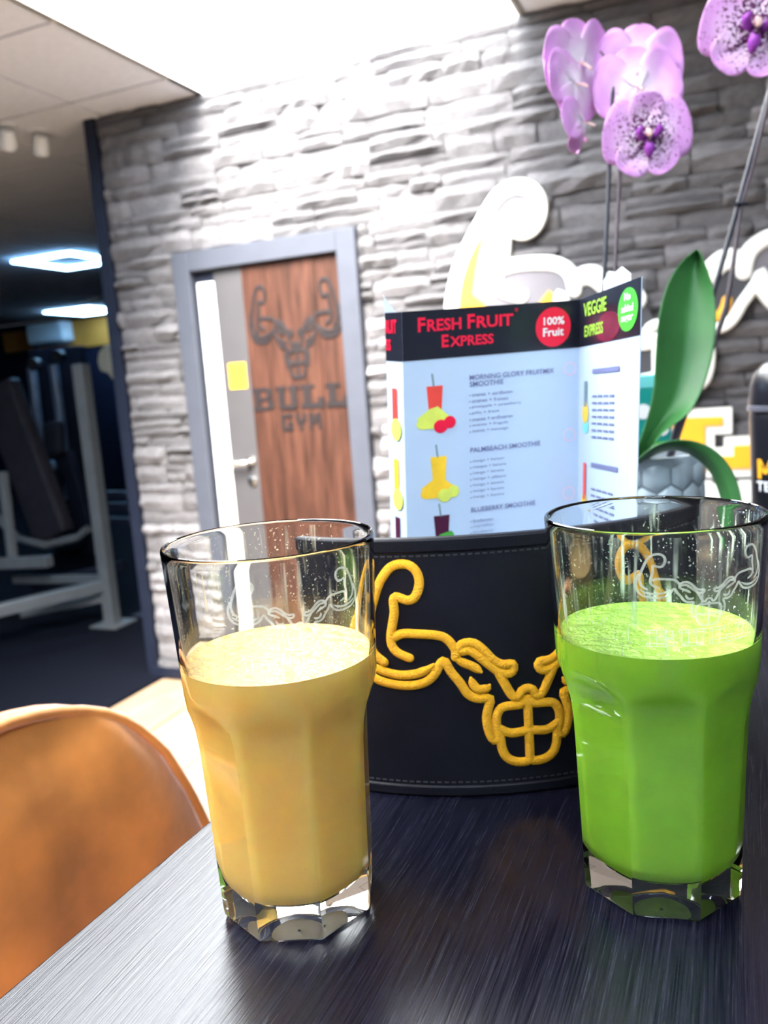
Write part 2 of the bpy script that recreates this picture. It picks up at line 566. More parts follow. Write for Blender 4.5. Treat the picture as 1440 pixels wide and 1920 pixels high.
        if bevel:
            md = o.modifiers.new('bevel', 'BEVEL')
            md.width = bevel
            md.segments = 2
            md.limit_method = 'ANGLE'
        if solid:
            md = o.modifiers.new('solid', 'SOLIDIFY')
            md.thickness = solid
            md.offset = 0
            if len(mats) > 1:
                md.material_offset = 1
                md.material_offset_rim = 1
        if sub:
            md = o.modifiers.new('sub', 'SUBSURF')
            md.levels = sub
            md.render_levels = sub
        if parent:
            put(o, parent)
        return o


def put(o, parent):
    o.parent = parent
    o.matrix_parent_inverse = Matrix.Translation(-Vector(parent.location)) if parent.type == 'EMPTY' else Matrix.Identity(4)


def smooth(pts, step):
    """Catmull-Rom through the points, resampled."""
    out = []
    P = [tuple(p) for p in pts]
    if len(P) == 2:
        P = [P[0], ((P[0][0] + P[1][0]) / 2, (P[0][1] + P[1][1]) / 2), P[1]]
    for i in range(len(P) - 1):
        p0, p1, p2, p3 = P[max(i - 1, 0)], P[i], P[i + 1], P[min(i + 2, len(P) - 1)]
        l = math.dist(p1, p2)
        n = max(2, int(l / step))
        for k in range(n):
            t = k / n
            out.append(tuple(0.5 * (2 * p1[j] + (p2[j] - p0[j]) * t + (2 * p0[j] - 5 * p1[j] + 4 * p2[j] - p3[j]) * t * t + (3 * p1[j] - p0[j] - 3 * p2[j] + p3[j]) * t ** 3) for j in range(len(p1))))
    out.append(P[-1])
    return out


def thing(name, label, cat, loc=(0, 0, 0), group=None):
    o = bpy.data.objects.new(name, None)
    o.empty_display_size = 0.05
    COL.objects.link(o)
    o.location = loc
    o['label'] = label
    o['category'] = cat
    if group:
        o['group'] = group
    return o


def tag(o, label, cat, group=None):
    o['label'] = label
    o['category'] = cat
    if group:
        o['group'] = group
    return o


def struct(o, label=None):
    o['kind'] = 'structure'
    if label:
        o['label'] = label
    return o


def text_mesh(body, width, height, fn, bold=0.0, depth=0.0):
    """Flat lettering fitted to a width x height field, mapped through fn(u, v, d); u right, v up from the field's lower left."""
    cu = bpy.data.curves.new('lettering', 'FONT')
    cu.body = body
    cu.offset = bold
    cu.resolution_u = 3
    ob = bpy.data.objects.new('lettering', cu)
    COL.objects.link(ob)
    bpy.context.view_layer.update()
    me = bpy.data.meshes.new_from_object(ob.evaluated_get(bpy.context.evaluated_depsgraph_get()))
    bpy.data.objects.remove(ob)
    xs = [v.co.x for v in me.vertices]
    ys = [v.co.y for v in me.vertices]
    x0, x1, y0, y1 = min(xs), max(xs), min(ys), max(ys)
    vs = [fn((v.co.x - x0) / (x1 - x0) * width, (v.co.y - y0) / (y1 - y0) * height, depth) for v in me.vertices]
    fs = [tuple(p.vertices) for p in me.polygons]
    bpy.data.meshes.remove(me)
    return vs, fs


# bull emblem, left half (millimetres, x from its axis, y up); mirrored for the right half
LOGO = {
    'arm': [(-71.0, 71.5), (-76.0, 75.9), (-78.3, 82.3), (-78.7, 88.8), (-76.9, 96.1), (-74.3, 103.8), (-71.9, 110.2), (-68.7, 115.9), (-64.4, 120.6), (-60.0, 122.2), (-55.8, 121.9), (-52.8, 120.0), (-50.9, 116.8), (-50.4, 112.5), (-51.7, 107.8), (-53.8, 104.7), (-56.9, 103.8), (-60.0, 104.9), (-62.7, 105.7), (-64.1, 103.7), (-64.0, 97.8), (-65.2, 92.2), (-66.6, 85.7), (-66.6, 80.9), (-64.2, 77.2), (-61.1, 75.4), (-57.7, 74.0)],
    'arm_outer': [(-79.2, 92.9), (-82.3, 84.7), (-83.1, 76.5), (-81.4, 69.1), (-77.3, 63.5), (-70.9, 60.8), (-60.6, 59.5), (-51.8, 60.9), (-46.2, 64.9), (-40.9, 72.4), (-37.5, 66.7), (-33.2, 60.8), (-29.7, 54.9), (-25.2, 52.2), (-18.8, 51.8), (-19.6, 47.8), (-20.9, 42.1), (-20.2, 34.7), (-17.7, 29.5), (-14.9, 30.6)],
    'arm_inner': [(-78.7, 71.3), (-74.5, 67.9), (-69.0, 66.0), (-62.6, 65.0), (-54.7, 65.8), (-49.1, 68.2), (-45.8, 70.6)],
    'bicep': [(-64.9, 84.8), (-60.4, 86.7), (-53.4, 86.6), (-44.2, 85.8), (-39.6, 84.4), (-36.7, 81.5), (-34.6, 77.8), (-34.7, 74.0)],
    'brow': [(-34.7, 74.0), (-32.8, 79.3), (-29.8, 81.2), (-25.3, 80.9), (-20.8, 77.1), (-16.5, 71.9), (-12.0, 69.2), (-6.9, 68.9), (-6.3, 66.3), (-8.3, 64.2), (-12.9, 64.8), (-18.1, 69.2), (-24.0, 74.7), (-27.7, 77.3), (-31.6, 76.9)],
    'brow2': [(-34.9, 73.4), (-31.1, 71.2), (-26.6, 69.0), (-22.5, 66.1)],
    'bridge': [(-13.7, 64.5), (-10.9, 58.6), (-8.0, 53.0), (-5.0, 50.9), (-2.8, 54.6), (0.0, 55.7)],
    'eye': [(-27.7, 63.0), (-26.7, 59.5), (-24.2, 56.9), (-20.3, 57.2), (-18.7, 58.8)],
    'muzzle': [(0.0, 50.2), (-2.7, 47.6), (-8.3, 47.3), (-13.4, 46.4), (-16.0, 41.8), (-15.9, 35.2), (-14.5, 30.5), (-14.0, 25.1), (-11.8, 20.1), (-7.2, 17.4), (-1.6, 17.1), (0.0, 18.3)],
    'mouth': [(-14.7, 35.5), (-8.9, 32.8), (0.0, 33.8)],
    'mid': [(0.0, 50.2), (0.0, 33.8), (0.0, 18.3)],
}


def logo_strokes(mb, width, height, fn, keys=None, base=0.0):
    for k, v in LOGO.items():
        if keys and k not in keys:
            continue
        for s in ((1,) if k == 'mid' else (1, -1)):
            mb.stroke([(x * s, y) for x, y in v], width, height, fn, step=1.6, base=base, taper=k in ('brow2', 'eye', 'arm_inner'))
    return mb


# ------------------------------------------------------------------ the setting
WY = 3.131                      # stone-clad wall plane
ZC = 2.60                       # ceiling height
SX0, SX1, SY0 = -2.02, -0.67, -1.4   # skylight opening, running up to the wall
GX, GY = -11.0, 9.6             # gym hall beyond: left wall, far wall
CX = -2.585                     # left end of the stone wall
RX, BY = 3.2, -3.6              # right wall, wall behind

fl = struct(MB().box(-2.56, RX, BY, WY + 0.1, -0.03, -0.012).build('floor_wood', M_OAK), 'light oak plank floor of the bar area')
k = 0
plank_meshes = []
for L_ in (0.9, 1.2):
    b_ = MB().box(-0.088, 0.088, -L_ / 2 + .002, L_ / 2 - .002, -0.012, 0)
    me_ = bpy.data.meshes.new('plank')
    me_.from_pydata(b_.v, [], b_.f)
    me_.materials.append(M_OAK)
    plank_meshes.append((L_, me_))
x = -2.56 + 0.09
row = 0
while x < 0.6:
    y = -0.3 - (row * 0.43) % 1.2
    while y < WY:
        L_, me_ = plank_meshes[1]
        o = bpy.data.objects.new('plank', me_)
        COL.objects.link(o)
        o.location = (x, min(y + L_ / 2, WY + 0.1 - L_ / 2 + (row % 3) * 0.0), 0)
        o.parent = fl
        y += L_
        if y + L_ > WY + 0.1:
            break
    x += 0.18
    row += 1
struct(MB().box(GX, -2.56, BY, GY, -0.03, 0.002).build('floor_gym', M_RUBBER), 'black rubber floor of the gym hall')
struct(MB().box(-2.56, RX, WY + 0.1, GY, -0.03, 0.002).build('floor_rear', M_RUBBER), 'black rubber floor behind the stone wall')

# ceiling, with the opening for the skylight
cb = MB()
cb.box(GX, SX0, BY, GY, ZC + 0.012, ZC + 0.06)
cb.box(SX1, RX, BY, GY, ZC + 0.012, ZC + 0.06)
cb.box(SX0, SX1, BY, SY0, ZC + 0.012, ZC + 0.06)
cb.box(SX0, SX1, WY, GY, ZC + 0.012, ZC + 0.06)
ceil = struct(cb.build('ceiling', M_GRID), 'pale tiled suspended ceiling')
tile_cache = {}


def ceiling_tile(x0, x1, y0, y1):
    w_, h_ = round(x1 - x0, 3), round(y1 - y0, 3)
    if (w_, h_) not in tile_cache:
        g = 0.006
        t_ = MB().box(-w_ / 2 + g, w_ / 2 - g, -h_ / 2 + g, h_ / 2 - g, 0, 0.014)
        me = bpy.data.meshes.new('ceiling_tile')
        me.from_pydata(t_.v, [], t_.f)
        me.materials.append(M_CEIL)
        tile_cache[(w_, h_)] = me
    o = bpy.data.objects.new('ceiling_tile', tile_cache[(w_, h_)])
    COL.objects.link(o)
    o.location = ((x0 + x1) / 2, (y0 + y1) / 2, ZC)
    o.parent = ceil


xl = [SX0, -2.54] + [-2.54 - 0.6 * i for i in range(1, 12)]
yl = [2.904 + 0.6 * i for i in range(-6, 11)]
for i in range(len(xl) - 1):
    for j in range(len(yl) - 1):
        x1, x0, y0, y1 = xl[i], xl[i + 1], yl[j], yl[j + 1]
        if i == 0 and y0 < WY < y1 + 0.01 or i == 0 and y0 > 4:
            continue
        if x0 < -3.2 and y1 < 2.2 - (x0 + 3.2) * 0.6:
            continue                                  # well outside the view
        if y0 > 3.4 and x1 > -1.9 - (y0 - 3.1) * 0.5:
            continue                                  # hidden by the wall
        ceiling_tile(x0, x1, y0, y1)
ceiling_tile(SX0 - 0.52, SX0, 2.904, WY)
for i in range(4):
    for j in range(-4, 1):
        ceiling_tile(SX1 + 0.6 * i, SX1 + 0.6 * (i + 1), 2.904 + 0.6 * (j - 1), 2.904 + 0.6 * j)
    ceiling_tile(SX1 + 0.6 * i, SX1 + 0.6 * (i + 1), 2.904, WY)

# skylight: white well and opal pane
sk = MB()
t = 0.03
ZP = 3.05
sk.box(SX0 - t, SX0 + 0.004, SY0 - t, WY + t, ZC + 0.0, ZP)
sk.box(SX1 - 0.004, SX1 + t, SY0 - t, WY + t, ZC + 0.0, ZP)
sk.box(SX0, SX1, SY0 - t, SY0 + 0.004, ZC + 0.0, ZP)
sk.box(SX0, SX1, WY - 0.004, WY + t, ZC + 0.0, ZP)
sky = struct(sk.build('window_1', M_WHITE), 'white light well of the large skylight above the bar')
MB().add([(SX0, SY0, ZP), (SX1, SY0, ZP), (SX1, WY, ZP), (SX0, WY, ZP)], [(0, 1, 2, 3)]).build('pane', M_SKY, sky)

# walls
wall = MB()
wall.box(CX, RX, WY, WY + 0.1, 0, ZC + 0.012)
wall = struct(wall.build('wall_back', M_MORTAR), 'grey split-stone clad wall behind the bar')
struct(MB().box(CX - 0.06, CX - 0.004, WY - 0.035, WY + 0.1, 0, ZC).build('trim_1', M_TRIM), 'dark blue-grey corner trim at the end of the stone wall')
struct(MB().box(CX - 0.03, CX + 0.45, WY - 0.045, WY, 0, 0.05).build('baseboard_back', M_TRIM), 'dark skirting at the foot of the stone wall')
struct(MB().box(GX, RX, GY, GY + 0.1, 0, ZC).build('wall_far', M_BLACKWALL), 'black far wall of the gym hall')
struct(MB().box(GX - 0.1, GX, BY, GY, 0, ZC).build('wall_left', M_BLACKWALL), 'black left wall of the gym hall')
struct(MB().box(RX, RX + 0.1, BY, GY, 0, ZC).build('wall_right', M_GREYWALL), 'plain grey wall to the right')
struct(MB().box(GX, RX, BY - 0.1, BY, 0, ZC).build('wall_front', M_GREYWALL), 'plain grey wall behind the viewer')
yb = MB()
yb.box(-9.55, -6.6, GY - 0.03, GY, 2.17, 2.56)
struct(yb.build('trim_2', M_YELWALL), 'yellow painted band high on the far gym wall')

# split-stone cladding: courses of uneven stones standing proud of the backing
DX0, DX1, DZ = -2.238, -1.355, 1.970          # door frame outline
variants = []
for q in range(18):
    rnd = random.Random(100 + q)
    nx, nz = 5, 3
    vs, fs = [], []
    for j in range(nz):
        for i in range(nx):
            u, v = i / (nx - 1) - 0.5, j / (nz - 1) - 0.5
            edge = (i in (0, nx - 1)) + (j in (0, nz - 1))
            d = rnd.uniform(0.72, 1.0) if edge == 0 else (rnd.uniform(0.38, 0.72) if edge == 1 else rnd.uniform(0.25, 0.5))
            if j == 0:
                d *= 0.8
            jx = 0 if i in (0, nx - 1) else rnd.uniform(-0.07, 0.07)
            ex = rnd.uniform(-0.012, 0.012) if i in (0, nx - 1) else 0
            ez = rnd.uniform(-0.07, 0.05) if j in (0, nz - 1) else rnd.uniform(-0.1, 0.1)
            vs.append((u + jx + ex, -d, v + ez))
    for j in range(nz - 1):
        for i in range(nx - 1):
            a = j * nx + i
            fs.append((a, a + 1, a + nx + 1, a + nx))
    rim = [i for i in range(nx)] + [j * nx + nx - 1 for j in range(1, nz)] + [(nz - 1) * nx + i for i in range(nx - 2, -1, -1)] + [j * nx for j in range(nz - 2, 0, -1)]
    n0 = len(vs)
    vs += [(vs[i][0], 0.0, vs[i][2]) for i in rim]
    for a in range(len(rim)):
        b_ = (a + 1) % len(rim)
        fs.append((rim[b_], rim[a], n0 + a, n0 + b_))
    me = bpy.data.meshes.new('stone')
    me.from_pydata(vs, [], fs)
    me.materials.append(M_STONE)
    variants.append(me)

stones = []
rnd = random.Random(5)
z = 0.0
while z < ZC - 0.01:
    hgt = rnd.choice((0.048, 0.056, 0.064, 0.074, 0.086))
    hgt = min(hgt, ZC - z)
    if ZC - z - hgt < 0.03:
        hgt = ZC - z
    x = CX - rnd.uniform(0, 0.12)
    while x < 1.5:
        Ln = rnd.uniform(0.11, 0.35)
        a, b_ = max(x, CX), min(x + Ln, 1.5)
        x += Ln
        segs = [(a, b_)]
        if z < DZ - 0.01:
            segs = []
            if a < DX0:
                segs.append((a, min(b_, DX0)))
            if b_ > DX1:
                segs.append((max(a, DX1), b_))
        for s0, s1 in segs:
            if s1 - s0 < 0.02:
                continue
            hh = hgt
            if z < DZ < z + hgt:
                pass
            # some thick courses are split into two thin stones
            if hgt > 0.07 and rnd.random() < 0.35:
                f_ = rnd.uniform(0.4, 0.6)
                parts = [(z, hgt * f_), (z + hgt * f_, hgt * (1 - f_))]
            else:
                parts = [(z, hgt)]
            for z0, h0 in parts:
                stones.append((s0, s1, z0, h0, rnd.uniform(0.014, 0.056), rnd.randrange(18)))
    z += hgt


def seen_size(s):
    P = Vector(((s[0] + s[1]) / 2, WY, s[2] + s[3] / 2 - HC))
    zc = P.dot(CAM_F)
    if zc < 0.1:
        return 0
    px = 720 + 1527 * P.dot(CAM_R) / zc
    py = 960 - 1527 * P.dot(CAM_U) / zc
    if px < -40 or px > 1490 or py < -40 or py > 1960:
        return 0
    if 300 < px < 1440 and py > 985 or 745 < px < 1190 and 600 < py:
        return 0.0
    return (s[1] - s[0]) * s[3] / zc / zc


order = sorted(stones, key=seen_size, reverse=True)
for s0, s1, z0, h0, dp, q in order[:300]:
    o = bpy.data.objects.new('stone', variants[q])
    COL.objects.link(o)
    o.location = ((s0 + s1) / 2, WY, z0 + h0 / 2)
    o.scale = (s1 - s0 - 0.004, dp, h0 - 0.003)
    o.parent = wall
rest = MB()
for s0, s1, z0, h0, dp, q in order[300:]:
    me = variants[q]
    rest.add([((s0 + s1) / 2 + v.co.x * (s1 - s0 - 0.004), WY + v.co.y * dp, z0 + h0 / 2 + v.co.z * (h0 - 0.003)) for v in me.vertices], [tuple(p.vertices) for p in me.polygons])
ro = rest.build('further_stones', M_STONE, None)
ro.parent = wall
ro['kind'] = 'stuff'

# door in the stone wall
dr = MB()
fy0, fy1 = WY - 0.055, WY
dr.box(DX0, DX0 + 0.085, fy0, fy1, 0, DZ)
dr.box(DX1 - 0.085, DX1, fy0, fy1, 0, DZ)
dr.box(DX0 + 0.085, DX1 - 0.085, fy0, fy1, DZ - 0.085, DZ)
door = struct(dr.build('door_1', M_FRAME, bevel=0.004), 'brown wooden door with bull emblem in a grey frame')
lx0, lx1, lz = DX0 + 0.085, DX1 - 0.085, DZ - 0.085
W_ = lx1 - lx0
strip = MB().box(lx0 + 0.02, lx0 + 0.105, WY - 0.030, WY, 0.01, lz - 0.05).build('white_strip', M_WHITE, None, bevel=0.003)
put(strip, door)
put(MB().box(lx0, lx0 + 0.02, WY - 0.012, WY, 0.01, lz).build('rebate', M_MACHDARK), door)
put(MB().box(lx0 + 0.02, lx0 + 0.105, WY - 0.012, WY, lz - 0.05, lz).build('rebate', M_MACHDARK), door)
put(MB().box(lx0 + 0.105, lx0 + 0.245, WY - 0.026, WY, 0.01, lz).build('lock_stile', M_DOORGREY, None, bevel=0.002), door)
npl = 4
px0 = lx0 + 0.245
for i in range(npl):
    a, b_ = px0 + (lx1 - px0) * i / npl, px0 + (lx1 - px0) * (i + 1) / npl
    o = MB().box(a + 0.001, b_ - 0.001, WY - 0.028 + 0.002 * (i % 2), WY, 0.01, lz).build('wood_board', M_DOORWOOD, None, bevel=0.0015)
    put(o, door)
hm = MB()
hx, hz = lx0 + 0.21, 1.045
hm.lathe([(0.0, 0), (0.024, 0), (0.026, 0.004), (0.024, 0.008), (0.0, 0.008)], (0, 0), 20)
hm.v = [(hx + v[0], WY - 0.026 - v[2], hz + v[1]) for v in hm.v]
hm.tube([(hx, WY - 0.03, hz), (hx, WY - 0.07, hz), (hx - 0.02, WY - 0.078, hz), (hx - 0.13, WY - 0.078, hz - 0.002)], 0.011, 10)
put(hm.build('lever_handle', M_CHROME, None, 40), door)
lk = MB().lathe([(0.0, 0), (0.022, 0), (0.022, 0.010), (0.010, 0.014), (0.0, 0.014)], (0, 0), 20)
lk.v = [(hx + v[0], WY - 0.026 - v[2], hz - 0.085 + v[1]) for v in lk.v]
put(lk.build('lock_rosette', M_CHROME, None, 40), door)
put(MB().box(lx0 + 0.14, lx0 + 0.225, WY - 0.029, WY - 0.026, 1.37, 1.48).build('yellow_notice', M_SIGNYEL), door)
ec = lx0 + 0.485
dfn = lambda u, v, d: (ec + u * 0.0026, WY - 0.028 - d, 1.335 + v * 0.0037)
put(logo_strokes(MB(), 5.2, 0.004, dfn).build('carved_emblem', M_CARVE, None, 40), door)


def slab_letter(ch):
    """Block letters with slab serifs as boxes in a unit field (x 0..1, y 0..1)."""
    if ch == 'B':
        return [(0.0, 0.7, 0.0, 0.17), (0.0, 0.7, 0.83, 1.0), (0.1, 0.36, 0.0, 1.0), (0.3, 0.75, 0.42, 0.58), (0.68, 0.95, 0.06, 0.46), (0.66, 0.92, 0.54, 0.94)]
    if ch == 'U':
        return [(0.0, 0.44, 0.83, 1.0), (0.56, 1.0, 0.83, 1.0), (0.09, 0.35, 0.08, 1.0), (0.65, 0.91, 0.08, 1.0), (0.18, 0.82, 0.0, 0.2)]
    if ch == 'L':
        return [(0.0, 0.62, 0.83, 1.0), (0.13, 0.42, 0.0, 1.0), (0.0, 1.0, 0.0, 0.24), (0.74, 1.0, 0.0, 0.44)]
    if ch == 'G':
        return [(0.0, 0.27, 0.1, 0.9), (0.1, 0.9, 0.0, 0.22), (0.1, 0.95, 0.78, 1.0), (0.68, 0.95, 0.0, 0.5), (0.5, 0.95, 0.36, 0.52)]
    if ch == 'Y':
        return [(0.37, 0.63, 0.0, 0.5), (0.05, 0.32, 0.6, 1.0), (0.68, 0.95, 0.6, 1.0), (0.17, 0.83, 0.42, 0.66)]
    return [(0.0, 0.25, 0.0, 1.0), (0.75, 1.0, 0.0, 1.0), (0.2, 0.44, 0.5, 0.92), (0.56, 0.8, 0.5, 0.92), (0.36, 0.64, 0.32, 0.66)]


dl = MB()
for i, ch in enumerate('BULL'):
    for q, (a, b_, c_, d_) in enumerate(slab_letter(ch)):
        dl.box(ec - 0.235 + i * 0.119 + a * 0.108, ec - 0.235 + i * 0.119 + b_ * 0.108, WY - 0.031 - 0.0004 * q, WY - 0.028, 1.265 + c_ * 0.10, 1.265 + d_ * 0.10)
for i, ch in enumerate('GYM'):
    for q, (a, b_, c_, d_) in enumerate(slab_letter(ch)):
        dl.box(ec - 0.10 + i * 0.066 + a * 0.056, ec - 0.10 + i * 0.066 + b_ * 0.056, WY - 0.031 - 0.0004 * q, WY - 0.028, 1.175 + c_ * 0.072, 1.175 + d_ * 0.072)
put(dl.build('carved_lettering', M_CARVE), door)

# ------------------------------------------------------------------ wall sign
SGX, SGZ, SGS = -0.22, 1.03, 0.0082
SY = WY - 0.052
sfn = lambda u, v, d: (SGX + u * SGS, SY - d, SGZ + v * SGS)
sign = thing('wall_sign', 'large cut-out bull sign with flexed arms and yellow letters on the stone wall', 'sign', (SGX, WY, SGZ))
SIGN_ARM = [(-41.5, 66), (-48, 58.5), (-58, 55), (-72, 55.5), (-83, 59), (-89.5, 65), (-91.1, 71), (-89.1, 80.6), (-84.9, 92.2), (-77.9, 103.2), (-71.1, 112.8), (-65.9, 118.4), (-59.8, 120.6), (-53.8, 119.5), (-49.1, 114.8), (-48.2, 108.4), (-50.9, 103), (-55.7, 100.9), (-60.5, 102.7), (-63.9, 104.3), (-65, 99.1), (-65.9, 92.2), (-68.8, 84.3), (-69, 79.6), (-65.4, 76.2), (-58, 73.7)]
SIGN_BICEP = [(-66.8, 86.2), (-61.2, 87.2), (-52.7, 87.2), (-43.2, 85.9), (-37.3, 82.6), (-34.9, 78.2), (-34.1, 73.5)]
SIGN_JAW = [(-41.5, 66), (-40.9, 72.4), (-37.5, 66.7), (-33.2, 60.8), (-29.7, 54.9), (-25.2, 52.2), (-18.8, 51.8), (-19.6, 47.8), (-20.9, 42.1), (-20.2, 34.7), (-17.7, 29.5), (-14.9, 30.6)]
silh = SIGN_ARM[:-5] + [(-66.5, 86.5)] + SIGN_BICEP[1:] + [(-38, 70)]
head = [(-34.7, 74), (-32, 80), (-25, 80.9), (-16.5, 71.9), (-6.9, 68.9), (0, 56), (6.9, 68.9), (16.5, 71.9), (25, 80.9), (32, 80), (34.7, 74), (38, 67), (29.7, 54.9), (18.8, 51.8), (20.9, 42), (17.7, 29.5), (14, 24), (7, 17), (-7, 17), (-14, 24), (-17.7, 29.5), (-20.9, 42), (-18.8, 51.8), (-29.7, 54.9), (-38, 67)]
MB().prism(silh, -0.015, 0.004, sfn).build('arm_panel', M_SIGNGREY, sign)
MB().prism([(-x, y) for x, y in silh], -0.015, 0.004, sfn).build('arm_panel', M_SIGNGREY, sign)
MB().prism(head, -0.015, 0.003, sfn).build('head_panel', M_SIGNDARK, sign)
for sg in (1, -1):
    ao = MB()
    for k_, w_ in ((SIGN_ARM, 7.2), (SIGN_BICEP, 6.6), (SIGN_JAW, 4.8)):
        ao.stroke([(x_ * sg, y_) for x_, y_ in k_], w_, 0.018, sfn, step=1.6)
    ao.build('arm_outline', M_SIGNWHITE, sign, 50)
logo_strokes(MB(), 4.6, 0.018, sfn, keys=('brow', 'bridge', 'muzzle', 'mouth', 'mid')).build('face_outline', M_SIGNWHITE, sign, 50)
for sg in (1, -1):
    MB().stroke([(x_ * sg, y_) for x_, y_ in LOGO['eye']], 4.2, 0.012, sfn, step=1.6).build('eye', M_SIGNYEL, sign, 50)
yacc = [(-74.6, 101.5), (-80, 92.5), (-84.5, 82.5), (-86.5, 71.5), (-74, 71.0), (-80.6, 77.0), (-78.2, 89)]
yacc = [(x - 0.6, y) for x, y in yacc]
MB().prism(yacc, 0.0, 0.010, sfn).build('yellow_shading', M_SIGNYEL, sign)
MB().prism([(-x, y) for x, y in yacc], 0.0, 0.010, sfn).build('yellow_shading', M_SIGNYEL, sign)
MB().prism([(-50, 69.5), (-45.5, 74.5), (-42.5, 72.0), (-46, 68.0)], 0.0, 0.010, sfn).build('yellow_shading', M_SIGNYEL, sign)


def sign_letter(ch, x0, w_, z0, h_, fill, out):
    bx = slab_letter(ch)
    m_ = MB()
    for q, (a, b_, c_, d_) in enumerate(bx):
        m_.box(x0 + a * w_ - out, x0 + b_ * w_ + out, SY - 0.004 - 0.0006 * q, SY + 0.015, z0 + c_ * h_ - out, z0 + d_ * h_ + out)
    lo = m_.build('letter', M_SIGNWHITE, sign)
    if fill:
        m_ = MB()
        for q, (a, b_, c_, d_) in enumerate(bx):
            m_.box(x0 + a * w_, x0 + b_ * w_, SY - 0.012 - 0.0006 * q, SY - 0.002, z0 + c_ * h_, z0 + d_ * h_)
        o = m_.build('letter_fill', M_SIGNYEL, None)
        put(o, sign)
        o.parent = lo
        o.matrix_parent_inverse = Matrix.Translation(Vector(sign.location)) @ Matrix.Translation(-Vector(sign.location))
        lo.matrix_parent_inverse = Matrix.Translation(-Vector(sign.location))


for i, ch in enumerate('BULL'):
    sign_letter(ch, -0.875 + i * 0.345, 0.285, 0.972, 0.183, True, 0.030)
for i, ch in enumerate('GYM'):
    sign_letter(ch, -0.515 + i * 0.215, 0.168, 0.775, 0.155, False, 0.0)

# ------------------------------------------------------------------ bar table
th = R(-2.2)
ct, st = math.cos(th), math.sin(th)
TX0, TX1, TY0, TY1 = -0.2440, 0.52, -0.35, 1.30


def tab(u, v, z_):
    """table frame: u from the left edge, v along it"""
    return (TX0 + (u - TX0) * ct - (v - 0.187) * st, 0.187 + (u - TX0) * st + (v - 0.187) * ct, z_)


table = thing('bar_table', 'black wood-grain high bar table under the two glasses', 'table', (0.14, 0.45, 0))
tt = MB()
vs = [tab(u, v, z_) for z_ in (ZT - 0.028, ZT) for u, v in ((TX0, TY0), (TX1, TY0), (TX1, TY1), (TX0, TY1))]
tt.add(vs, [(3, 2, 1, 0), (4, 5, 6, 7), (0, 1, 5, 4), (1, 2, 6, 5), (2, 3, 7, 6), (3, 0, 4, 7)])
tt.build('table_top', M_TABLE, table, bevel=0.0012)
for v in (0.0, 0.95):
    c_ = tab(0.14, v, 0)
    MB().box(c_[0] - 0.04, c_[0] + 0.04, c_[1] - 0.04, c_[1] + 0.04, 0.02, ZT - 0.028).build('leg', M_BLACKMETAL, table)
    MB().box(c_[0] - 0.25, c_[0] + 0.25, c_[1] - 0.2, c_[1] + 0.2, 0.0, 0.02).build('foot_plate', M_BLACKMETAL, table)

# ------------------------------------------------------------------ bar stool
stool = thing('bar_stool', 'orange velvet bar stool with curved backrest beside the table', 'stool', (-0.36, 0.40, 0))


BACK = [(0.70, 0.215), (0.80, 0.228), (0.896, 0.2274), (0.972, 0.2058), (1.027, 0.1832), (1.063, 0.1557), (1.081, 0.1343), (1.096, 0.1044), (1.106, 0.075), (1.112, 0.04), (1.1135, 0.012)]


def back_half(z_):
    for (z0, r0), (z1, r1) in zip(BACK, BACK[1:]):
        if z_ <= z1:
            return r0 + (r1 - r0) * (z_ - z0) / (z1 - z0)
    return BACK[-1][1]


def shell(yc, hw, ztop, zbot, xb, thick, name, material, parent, grow=0.0, nu=28, nv=24):
    """Curved bucket backrest, rounded at the top corners; wings come forward (+X)."""
    vs, fs = [], []
    for side in (0, 1):
        for j in range(nv + 1):
            for i in range(nu + 1):
                s = i / nu * 2 - 1
                tq = 1 - (1 - j / nv) ** 1.8
                # superellipse outline for the top corners
                wz = zbot + (ztop - zbot) * tq
                half = back_half(wz)
                y = yc + s * half
                x_ = xb + 0.035 * (s * half / hw) ** 2 - 0.02 * tq + (thick if side else 0) * (1 - 0.65 * max(abs(s) ** 6, tq ** 8))
                vs.append((x_, y, wz + (grow if tq > 0.9 else 0)))
    n1 = (nu + 1) * (nv + 1)
    for j in range(nv):
        for i in range(nu):
            a = j * (nu + 1) + i
            fs.append((a, a + 1, a + nu + 2, a + nu + 1))
            fs.append((n1 + a, n1 + a + nu + 1, n1 + a + nu + 2, n1 + a + 1))
    for i in range(nu):
        fs.append((i, n1 + i, n1 + i + 1, i + 1))
        a = nv * (nu + 1) + i
        fs.append((a, a + 1, n1 + a + 1, n1 + a))
    for j in range(nv):
        a = j * (nu + 1)
        fs.append((a, a + nu + 1, n1 + a + nu + 1, n1 + a))
        a += nu
        fs.append((a, n1 + a, n1 + a + nu + 1, a + nu + 1))
    return MB().add(vs, fs).build(name, material, parent, 60)


SB = dict(yc=0.400, hw=0.228, ztop=1.1135, zbot=0.70, xb=-0.520)
shell(SB['yc'], SB['hw'], SB['ztop'], SB['zbot'], SB['xb'], 0.045, 'backrest', M_VELVET, stool)
pp = []
for k in range(41):
    a = k / 40
    tq = 1 - abs(2 * a - 1) ** 1.9
    s = -1 if a < 0.5 else 1
    z_ = SB['zbot'] + (SB['ztop'] - SB['zbot']) * tq
    half = back_half(z_) - 0.002
    if k == 20:
        half = 0.0
    pp.append((SB['xb'] + 0.035 * (half / SB['hw']) ** 2 - 0.02 * tq + 0.024, SB['yc'] + s * half, z_ - 0.003))
MB().tube(pp, 0.005, 8).build('piping', M_VELVET, stool, 60)
st_ = MB()
prof = [(0.0, 0.70), (0.19, 0.70), (0.215, 0.715), (0.22, 0.74), (0.21, 0.765), (0.17, 0.78), (0.0, 0.785)]
st_.lathe(prof, (-0.345, 0.40), 40)
st_.build('seat', M_VELVET, stool, 60)
